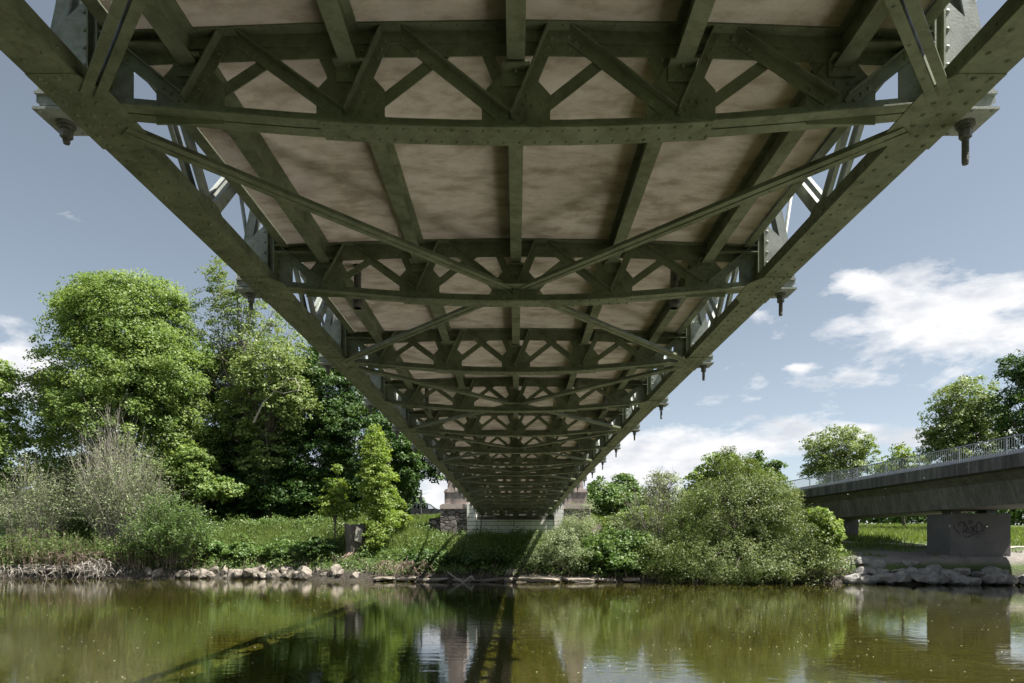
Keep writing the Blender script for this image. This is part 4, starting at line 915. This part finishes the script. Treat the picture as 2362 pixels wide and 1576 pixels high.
LS = [(340,1322,22,26,'small grey boulder at the right end of the root tangle'),(362,1322,26,26,None),(448,1322,24,18,None),(480,1325,20,14,None),(535,1325,34,26,'upright pale boulder under the grassy slope, left of the flat sunlit slab'),
 (572,1322,34,22,'rounded boulder squeezed between pale upright one and sunlit slab'),(606,1318,34,24,None),(634,1330,52,24,'biggest smooth sunlit boulder lying at the water line left of the stump'),(660,1318,36,24,None),(572,1338,60,9,'flat tan slab almost awash in front of the sunlit boulders'),
 (706,1325,62,34,'wide dark boulder in shade between the sunlit ones'),(725,1339,46,8,'thin flat tan slab at the water line right of the big boulder'),(775,1322,50,44,'tall split sunlit boulder left of the stump roots'),(800,1334,44,20,None),(820,1330,26,26,None),(420,1320,30,18,None),(245,1315,60,26,'dark boulder behind the root tangle'),(180,1312,50,22,None),(120,1308,44,20,None)]
_q = random.Random(8)
for px in range(432, 800, 17): LS.append((px + _q.uniform(-5, 5), 1325 + _q.uniform(-9, 5), _q.uniform(22, 38), _q.uniform(15, 26), None))
for k, (px, py, w, h, lab) in enumerate(LS):
    Y = float(bankline(X(px, 56))) + .15 + (.5 if py < 1320 else 0)
    stone(px, py + 2, w*1.08, h*1.05, Y, 'rock', lab or 'pale boulder in the row between the left bank grass and the water', GL, 40+k, boxy=0)
GR = 'riprap boulders below the concrete pier'
RS = []
rr = random.Random(5)
for row, (py, n_, dz) in enumerate(((1336, 15, 0), (1320, 13, .5), (1304, 4, 1.0))):
    for k in range(n_):
        px = 1975 + k*(30 if row < 2 else 36) + rr.uniform(-6, 6) + row*8
        if row == 1 and px > 2330: continue
        RS.append((px, py + rr.uniform(-4,4) + (px-1975)*.004, rr.uniform(34,54), rr.uniform(21,29), row))
for k, (px, py, w, h, row) in enumerate(RS):
    Y = float(bankline(X(px, 50))) - .1 + row*.75
    lab = {0: 'grey boulder in the bottom row of riprap at the water below the concrete pier', 1: 'grey boulder in the second row of riprap below the concrete pier', 2: 'grey boulder at the top left of the riprap pile beside the big willow bush'}[row]
    stone(px, py, w, h, Y, 'rock_grey', lab, GR, 90+k)
# long edging slabs at the water under the steel bridge
for k, (a, b, py) in enumerate([(862,915,1337),(918,965,1338),(968,1035,1340),(1038,1090,1341),(1092,1160,1341),(1163,1183,1339),(1185,1298,1339),(1301,1378,1340),(1381,1418,1341),(1440,1475,1340)]):
    px = (a+b)/2; Y = float(bankline(X(px, 52))) + .1
    stone(px, py - 2, (b-a)*1.12, 13, Y, 'slab', ['long mossy edging slab at the water nearest the stump','edging slab in shade, second from the stump','long dark edging slab left of the driftwood','dark edging slab behind the driftwood','edging slab right of the driftwood in bridge shadow','short broken edging stone at the shadow edge','long sunlit edging slab below the silvery willow','sunlit edging slab right of the longest one','short sunlit edging slab below the dark green shrub','last small edging stone before the big willow bush'][k], 'edging slabs along the far water line', 200+k, 'edging_slab', 'stone slab', 1)

# stump, roots, driftwood
sb = base(824, 57); st = empty('tree_stump', sb); tag(st, 'thick old sawn-off tree stump with peeling bark leaning on the bank', 'stump')
m = MB(); ztop = H(1212, 57) - sb[2]; n = 18
rings = []
for j, t in enumerate(np.linspace(0, 1, 9)):
    r = .92*(1.35 - .45*min(t*2.2, 1)) if t < .9 else .86
    for k in range(n):
        a = 2*math.pi*k/n; rr_ = r*(1 + .09*math.sin(3*a+1) + .06*math.sin(7*a+t*3)) ; m.v.append((math.cos(a)*rr_ - .25*t, math.sin(a)*rr_, -1.6 + (ztop+1.6)*t + (.16*math.sin(2*a) if j == 8 else 0)))
for j in range(8):
    for k in range(n): a = j*n+k; b = j*n+(k+1) % n; m.f.append((a, b, b+n, a+n))
m.f.append(tuple(8*n+k for k in range(n))); m.build('trunk', M['bark'], st, True)
m = MB(); m.add([(-.05,-.93,1.9*.4),(.5,-.80,.5),(.62,-.72,ztop*.8),(.1,-.90,ztop*.97)], [(0,1,2,3)]); m.add([(-.02,-.955,.7),(.52,-.82,.45),(.64,-.74,ztop*.8),(.12,-.93,ztop*.95)], [(0,1,2,3)]); m.build('bare_wood', M['dead'], st)
m = MB(); rng = np.random.default_rng(4)
for k in range(16):
    a = rng.uniform(-2.9, -.2); p = np.array([math.cos(a)*.9, math.sin(a)*.9, -.3]); pts = [p]
    for _ in range(5): p = p + np.array([math.cos(a)*.35 + rng.normal(0,.15), math.sin(a)*.3 + rng.normal(0,.1), -.38]); pts.append(p)
    m.tube([tuple(q) for q in pts], [.12,.09,.07,.05,.035,.02], 6)
m.build('roots', M['brown_twig'], st, True)
def tangle(name, label, px, py, wpx, hpx, n, seed, r=.022, mat='dead', cat='driftwood', droop=.5):
    rng = np.random.default_rng(seed); Y = float(bankline(X(px, 57))) + .1; k_ = Y/F; m = MB(); cx, cz = X(px, Y), H(py, Y)
    for _ in range(n):
        p = np.array([rng.normal(0, .35)*wpx*k_, rng.uniform(-.5, .7), rng.uniform(.1, .5)*hpx*k_]); d = rng.normal(0, 1, 3); d[2] = -abs(d[2])*droop*2; d[1] *= .5; d /= np.linalg.norm(d)
        ln = rng.uniform(.25, .7)*hpx*k_*1.3; pts = [p]
        for _ in range(5):
            d = d + rng.normal(0, .32, 3); d /= np.linalg.norm(d); p = p + d*ln/5; p[2] = max(p[2], WATER - cz - .1); pts.append(p)
        r0 = r*rng.uniform(.5, 1.6); m.tube([tuple(q) for q in pts], [r0*(1-.13*j) for j in range(6)], 4)
    return tag(m.build(name, M[mat], None, True, (cx, Y, cz)), label, cat)
tangle('root_tangle', 'pale dead root bundle hanging into the water below the left willow', 222, 1318, 55, 62, 150, 1, .024, droop=1.)
tangle('root_tangle', 'long tangle of bleached roots along the water at the left edge', 75, 1322, 190, 40, 170, 2, .026, droop=.3)
tangle('root_tangle', 'thin brown root curtain above the bleached root bundle', 180, 1295, 230, 50, 190, 3, .016, 'brown_twig', 'roots', .6)
tangle('root_tangle', 'brownish roots and straw under the big willow bush at the water', 1850, 1325, 150, 34, 170, 6, .018, 'brown_twig', 'roots', .5)
tangle('root_tangle', 'sparse bleached sticks right of the hanging root bundle', 290, 1325, 60, 34, 36, 5, .022, droop=.6)
tangle('root_tangle', 'brown roots spilling from the bank between stump and driftwood', 920, 1315, 90, 50, 90, 8, .02, 'brown_twig', 'roots', .8)
tangle('root_tangle', 'pale straw-like roots at the shadow edge below the silvery willow', 1178, 1322, 22, 20, 30, 9, .014, 'dead', 'roots', .8)
Yd = 51.0; dw = MB()
dw.tube([(X(1032,Yd),Yd,H(1320,Yd)),(X(1050,Yd),Yd-.1,H(1332,Yd)),(X(1066,Yd),Yd-.1,H(1342,Yd)),(X(1075,Yd),Yd-.1,H(1347,Yd))], [.03,.05,.06,.05], 7)
dw.tube([(X(1066,Yd),Yd-.15,H(1347,Yd)),(X(1076,Yd),Yd-.2,H(1338,Yd)),(X(1086,Yd),Yd-.2,H(1331,Yd)),(X(1090,Yd),Yd-.2,H(1330,Yd))], [.05,.07,.09,.11], 7)
dw.tube([(X(1088,Yd),Yd-.2,H(1331,Yd)),(X(1092,Yd),Yd-.2,H(1336,Yd)),(X(1096,Yd),Yd-.2,H(1341,Yd))], [.09,.07,.02], 7)
tag(dw.build('driftwood_branch', M['dead'], None, True), 'forked bleached driftwood branch sticking out of the water under the steel bridge', 'driftwood')

# pollen and fluff drifting on the water
n = 7000; rg = np.random.default_rng(9); yv = 13 + 38*rg.random(n)**1.0; xv = (rg.random(n)-.5)*2*(yv*.78+1); k = ((xv > -9) | (rg.random(n) < .4)) & (rg.random(n) < np.clip(.45 + .8*vnoise(xv, yv, 2.6, 2), .05, 1)); xv, yv = xv[k], yv[k]; n = len(xv)
c = np.stack([xv, yv, np.full(n, WATER+.012)], 1); v, f = leaves(c, np.tile([0,0,1.],(n,1)), (.012 + .05*rg.random(n)**3)*(.45+yv/34), .8, rg, .02); v[:,2] = WATER + .012
M['fluff'] = surf('seed_fluff', [(.3,(.55,.54,.48)),(.7,(.75,.74,.68))], 5, .9, 0)
tag(link('floating_fluff', fastmesh('floating_fluff', v, f, M['fluff'])), kind='stuff')
n = 90; c = np.stack([rg.uniform(22, 40, n), rg.uniform(30, 48, n), rg.uniform(-1.5, 4.5, n)], 1); v, f = leaves(c, np.tile([0,-1.,0],(n,1)), .035, 1., rg, .3)
tag(link('airborne_fluff', fastmesh('airborne_fluff', v, f, M['fluff'])), kind='stuff')

# ------------------------------------------------------------------ parked car, sign, house
M['carpaint'] = surf('dark_silver_car_paint', [(.3,(.10,.105,.115)),(.7,(.13,.135,.145))], 1, .25, 0, metal=.6)
M['carglass'], _nt, _b, _o = newmat('car_window_glass')
_b.inputs['Base Color'].default_value = (.30,.38,.38,1); _b.inputs['Roughness'].default_value = .02; _b.inputs['Transmission Weight'].default_value = 1; _b.inputs['IOR'].default_value = 1.02
M['rubber'] = surf('black_rubber', [(.3,(.015,.015,.015)),(.7,(.03,.03,.03))], 10, .8, .1)
M['alloy'] = surf('alloy', [(.3,(.4,.4,.4)),(.7,(.5,.5,.5))], 5, .35, 0, metal=.8)
M['lamp'] = surf('clear_lamp', [(.3,(.6,.6,.6)),(.7,(.7,.7,.7))], 5, .2, 0)
M['red_lamp'] = surf('red_lamp', [(.3,(.3,.02,.02)),(.7,(.4,.03,.03))], 5, .25, 0)
YC = 88.5; cx0 = X(948, YC); cz0 = gz(cx0 + 2, YC) + .12
car = empty('parked_car', (cx0, YC, cz0)); tag(car, 'dark silver estate car on the road left of the bridge end, facing right', 'car')
W = 1.74
def carbody(prof, y0, y1, inset=0): pass
low = [(0,.35),(0,.75),(.03,1.0),(.10,1.05),(3.05,1.05),(3.95,.92),(4.28,.78),(4.38,.55),(4.36,.32),(3.98,.28),(3.9,.5),(3.7,.64),(3.45,.66),(3.25,.5),(3.17,.28),(1.22,.28),(1.14,.5),(.94,.64),(.72,.64),(.5,.5),(.42,.3)]
m = MB(); m.plate(low, 'y', 0, W); m.build('body', M['carpaint'], car)
m = MB(); m.plate([(.22,1.58),(.5,1.68),(1.9,1.72),(2.35,1.66),(2.3,1.60),(1.9,1.655),(.5,1.62),(.30,1.54)], 'y', .17, W-.17); m.build('roof', M['carpaint'], car)
for y_, yt in ((.04,.17),(W-.04,W-.17)):
    for (xa, xb, w_) in ((.08,.28,.22),(.68,.70,.20),(1.18,1.20,.22),(1.9,1.9,.16),(3.10,2.33,.13)):
        m = MB(); m.bar((xa+.03, y_, 1.04), (xb+.05, yt, 1.62), w_, .03, (1,0,0)); m.build('pillar', M['carpaint'], car)
for xs_ in (1.6, .9):
    
    for ya_ in (.25, W-.65): m = MB(); m.box(xs_, xs_+.12, ya_, ya_+.4, 1.0, 1.42); m.build('seat', M['rubber'], car)
for q in ([(.20,1.12),(.30,1.48),(.62,1.52),(.62,1.12)], [(.72,1.12),(.72,1.53),(1.10,1.55),(1.10,1.12)], [(1.25,1.12),(1.25,1.56),(1.85,1.60),(1.85,1.12)], [(1.95,1.12),(1.95,1.60),(2.3,1.57),(2.92,1.12)]):
    m = MB(); m.add([(x, .03 + (z-1.05)*.26 - .012, z) for x, z in q], [tuple(range(4))]); m.build('side_window', M['carglass'], car)
m = MB(); m.add([(3.10,.12,1.08),(3.10,W-.12,1.08),(2.42,W-.26,1.63),(2.42,.26,1.63)], [(0,1,2,3)])
for v_ in range(4): x, y_, z = m.v[v_]; m.v[v_] = (x+.03, y_, z+.03)
m.build('windscreen', M['carglass'], car)
m = MB(); m.bar((.5,.26,1.76),(2.1,.26,1.78),.03,.03,(0,0,1)); m.bar((.5,W-.26,1.76),(2.1,W-.26,1.78),.03,.03,(0,0,1)); m.build('roof_rails', M['alloy'], car)
for x in (.83, 3.58):
    for y_ in (.02, W-.22):
        m = MB(); m.tube([(x,y_,.31),(x,y_+.2,.31)], .31, 20); w_ = m.build('wheel', M['rubber'], car); m = MB(); m.tube([(x,y_-.01,.31),(x,y_+.03,.31)], .19, 16); m.build('rim', M['alloy'], w_)
for y_ in (.12, W-.42): m = MB(); m.box(4.20,4.33,y_,y_+.3,.66,.80); m.build('headlight', M['lamp'], car)
for y_ in (.04, W-.16): m = MB(); m.box(-.012,.05,y_,y_+.12,.75,1.02); m.build('tail_light', M['red_lamp'], car)
m = MB(); m.box(2.85,3.0,-.16,-.01,1.08,1.2); m.build('wing_mirror', M['rubber'], car)
M['sign_back'] = surf('grey_sign_back', [(.3,(.20,.20,.205)),(.7,(.28,.28,.285))], 3, .5, .05, metal=.2)
YS = 80; sx_ = X(971.5, YS); sg = empty('road_sign', (sx_, YS, gz(sx_, YS))); tag(sg, 'grey back of a triangular give-way sign on a pole in front of the car', 'road sign')
m = MB(); zt = H(1130, YS) - gz(sx_, YS); m.tube([(0,0,-.2),(0,0,zt)], .04, 8); m.build('pole', M['sign_back'], sg)
z = H(1149, YS) - gz(sx_, YS); m = MB(); m.plate([(-.24,z),(.20,z),(.03,z-.62),(-.03,z-.62)], 'y', -.06, -.045); m.build('sign_plate', M['sign_back'], sg)
m = MB(); m.box(-.05,.07,-.3,.3, zt-.95, zt-.0); m.build('direction_board', M['sign_back'], sg)
M['tiles'] = surf('orange_roof_tiles', [(.3,(.30,.09,.05)),(.7,(.42,.15,.09))], 4, .8, .3)
M['render'] = surf('cream_render', [(.3,(.55,.50,.42)),(.7,(.62,.58,.5))], 2, .9, .1)
YH = 150; hx = X(905, YH); hs = empty('house', (hx, YH, 4)); tag(hs, 'distant house with orange tiled roof glimpsed between the leaves left of the car', 'house')
m = MB(); m.box(-4, 4, 0, 9, -1, H(1168,YH)-4); m.build('wall', M['render'], hs); zt = H(1168,YH)-4
m = MB(); m.plate([(-4.5,zt),(4.5,zt),(.0,zt+3.4)], 'y', -.4, 9.4); m.build('roof', M['tiles'], hs)

# ------------------------------------------------------------------ sky, sun, camera
SUN = Vector((.565, -.12, 1.0)).normalized()
w = D.worlds.new('World'); bpy.context.scene.world = w; w.use_nodes = True; nt = w.node_tree; nt.nodes.clear(); L = nt.links.new
out = nt.nodes.new('ShaderNodeOutputWorld'); bg = nt.nodes.new('ShaderNodeBackground'); L(bg.outputs[0], out.inputs[0])
sky = nt.nodes.new('ShaderNodeTexSky'); sky.sky_type = 'NISHITA'; sky.sun_disc = False
sky.sun_elevation = math.asin(SUN.z); sky.sun_rotation = math.atan2(SUN.x, SUN.y); sky.altitude = 400; sky.air_density = .8; sky.dust_density = .6; sky.ozone_density = 1.0
hs_ = N(nt, 'ShaderNodeHueSaturation', i_Hue=.486, i_Saturation=.56, i_Value=1.0); L(sky.outputs[0], hs_.inputs['Color'])
tc = N(nt, 'ShaderNodeTexCoord'); sp = N(nt, 'ShaderNodeSeparateXYZ'); L(tc.outputs['Generated'], sp.inputs[0])
def mth(op, a, b=None, c=None):
    n = nt.nodes.new('ShaderNodeMath'); n.operation = op
    for i, q in enumerate((a, b, c)):
        if q is None: continue
        if isinstance(q, (int, float)): n.inputs[i].default_value = q
        else: L(q, n.inputs[i])
    return n.outputs[0]
sx, sy, sz = sp.outputs
yc = mth('MAXIMUM', sy, .05); u = mth('DIVIDE', sx, yc); v = mth('DIVIDE', sz, yc)
cv = N(nt, 'ShaderNodeCombineXYZ'); 
# noise field drawn in the sky's own directions, streaks rising to the right
mp = N(nt, 'ShaderNodeMapping'); mp.inputs['Scale'].default_value = (3.1, 3.1, 7.5); mp.inputs['Rotation'].default_value = (0, math.radians(10), 0); L(tc.outputs['Generated'], mp.inputs[0])
n1 = N(nt, 'ShaderNodeTexNoise', i_Scale=2.6, i_Detail=14, i_Roughness=.62, i_Distortion=.15); L(mp.outputs[0], n1.inputs['Vector'])
def blob(u0, v0, ru, rv, tilt, amp):
    c, s = math.cos(tilt), math.sin(tilt)
    du = mth('SUBTRACT', u, u0); dv = mth('SUBTRACT', v, v0)
    a = mth('DIVIDE', mth('ADD', mth('MULTIPLY', du, c), mth('MULTIPLY', dv, s)), ru)
    b = mth('DIVIDE', mth('SUBTRACT', mth('MULTIPLY', dv, c), mth('MULTIPLY', du, s)), rv)
    r2 = mth('ADD', mth('MULTIPLY', a, a), mth('MULTIPLY', b, b))
    return mth('MULTIPLY', mth('EXPONENT', mth('MULTIPLY', r2, -1.)), amp)
def uv(px, py): return (px - PX)/F, (HY - py)/F
tot = None
for (px, py, rx, ry, tl, amp) in ((2200,775,330,110,.12,.345),(2330,690,180,70,.2,.26),(1930,750,50,22,.3,.22),(1840,848,38,13,0,.30),(2140,600,160,35,.3,.22),(1980,650,90,30,-.3,.22),
    (1640,1020,330,62,.16,.40),(1500,1060,300,55,.1,.30),(2150,1020,190,34,.05,.28),(1660,925,120,16,.05,.14),(1750,725,45,20,0,.2),(30,880,130,90,-.2,.44),(60,820,90,20,-.2,.2),(480,360,110,30,.3,.08),(980,1100,260,80,0,.40),(1200,1150,1500,40,0,.14),(2300,1000,260,30,0,.16)):
    u0, v0 = uv(px, py); b = blob(u0, v0, rx/F, ry/F, tl, amp); tot = b if tot is None else mth('MAXIMUM', tot, b) if False else mth('ADD', tot, b)
tot = mth('MINIMUM', tot, .36)
front = mth('GREATER_THAN', sy, .06); tot = mth('ADD', mth('MULTIPLY', tot, front), mth('MULTIPLY', mth('SUBTRACT', 1., front), .16))
den = mth('ADD', n1.outputs[0], tot)
cr = ramp(nt, [(.66, 0.), (.74, .55), (.84, 1.)]); L(den, cr.inputs[0])
mx = N(nt, 'ShaderNodeMixRGB'); L(cr.outputs[0], mx.inputs[0]); L(hs_.outputs[0], mx.inputs[1])
shade = N(nt, 'ShaderNodeTexNoise', i_Scale=5, i_Detail=6); L(mp.outputs[0], shade.inputs['Vector'])
cc = ramp(nt, [(.35, (5.3, 5.5, 5.9)), (.55, (7.3, 7.3, 7.4))]); L(shade.outputs[0], cc.inputs[0]); L(cc.outputs[0], mx.inputs[2])
L(mx.outputs[0], bg.inputs[0]); bg.inputs[1].default_value = .05

sl = D.lights.new('sun', 'SUN'); sl.energy = 4.8; sl.angle = math.radians(.53); sl.color = (1., .955, .88)
so = D.objects.new('sun', sl); col.objects.link(so); so.rotation_euler = SUN.to_track_quat('Z', 'Y').to_euler()
cam = D.cameras.new('camera'); co = D.objects.new('camera', cam); col.objects.link(co); bpy.context.scene.camera = co
cam.sensor_width = 36; cam.lens = F/2362*36; co.location = (0,0,0); co.rotation_euler = (math.radians(90), 0, 0)
cam.shift_x = -(PX - 1181)/2362; cam.shift_y = (HY - 788)/2362; cam.clip_start = .05; cam.clip_end = 5000
sc = bpy.context.scene
sc.view_settings.view_transform = 'Standard'; sc.view_settings.look = 'None'; sc.view_settings.exposure = 1.5; sc.view_settings.gamma = 1
sc.render.engine = 'CYCLES'; cy = sc.cycles
cy.use_denoising = True
try: cy.denoiser = 'OPENIMAGEDENOISE'
except Exception: pass
cy.max_bounces = 8; cy.diffuse_bounces = 4; cy.glossy_bounces = 3; cy.transmission_bounces = 3; cy.transparent_max_bounces = 4
cy.caustics_reflective = True; cy.caustics_refractive = False; cy.blur_glossy = .2764; cy.sample_clamp_indirect = 0
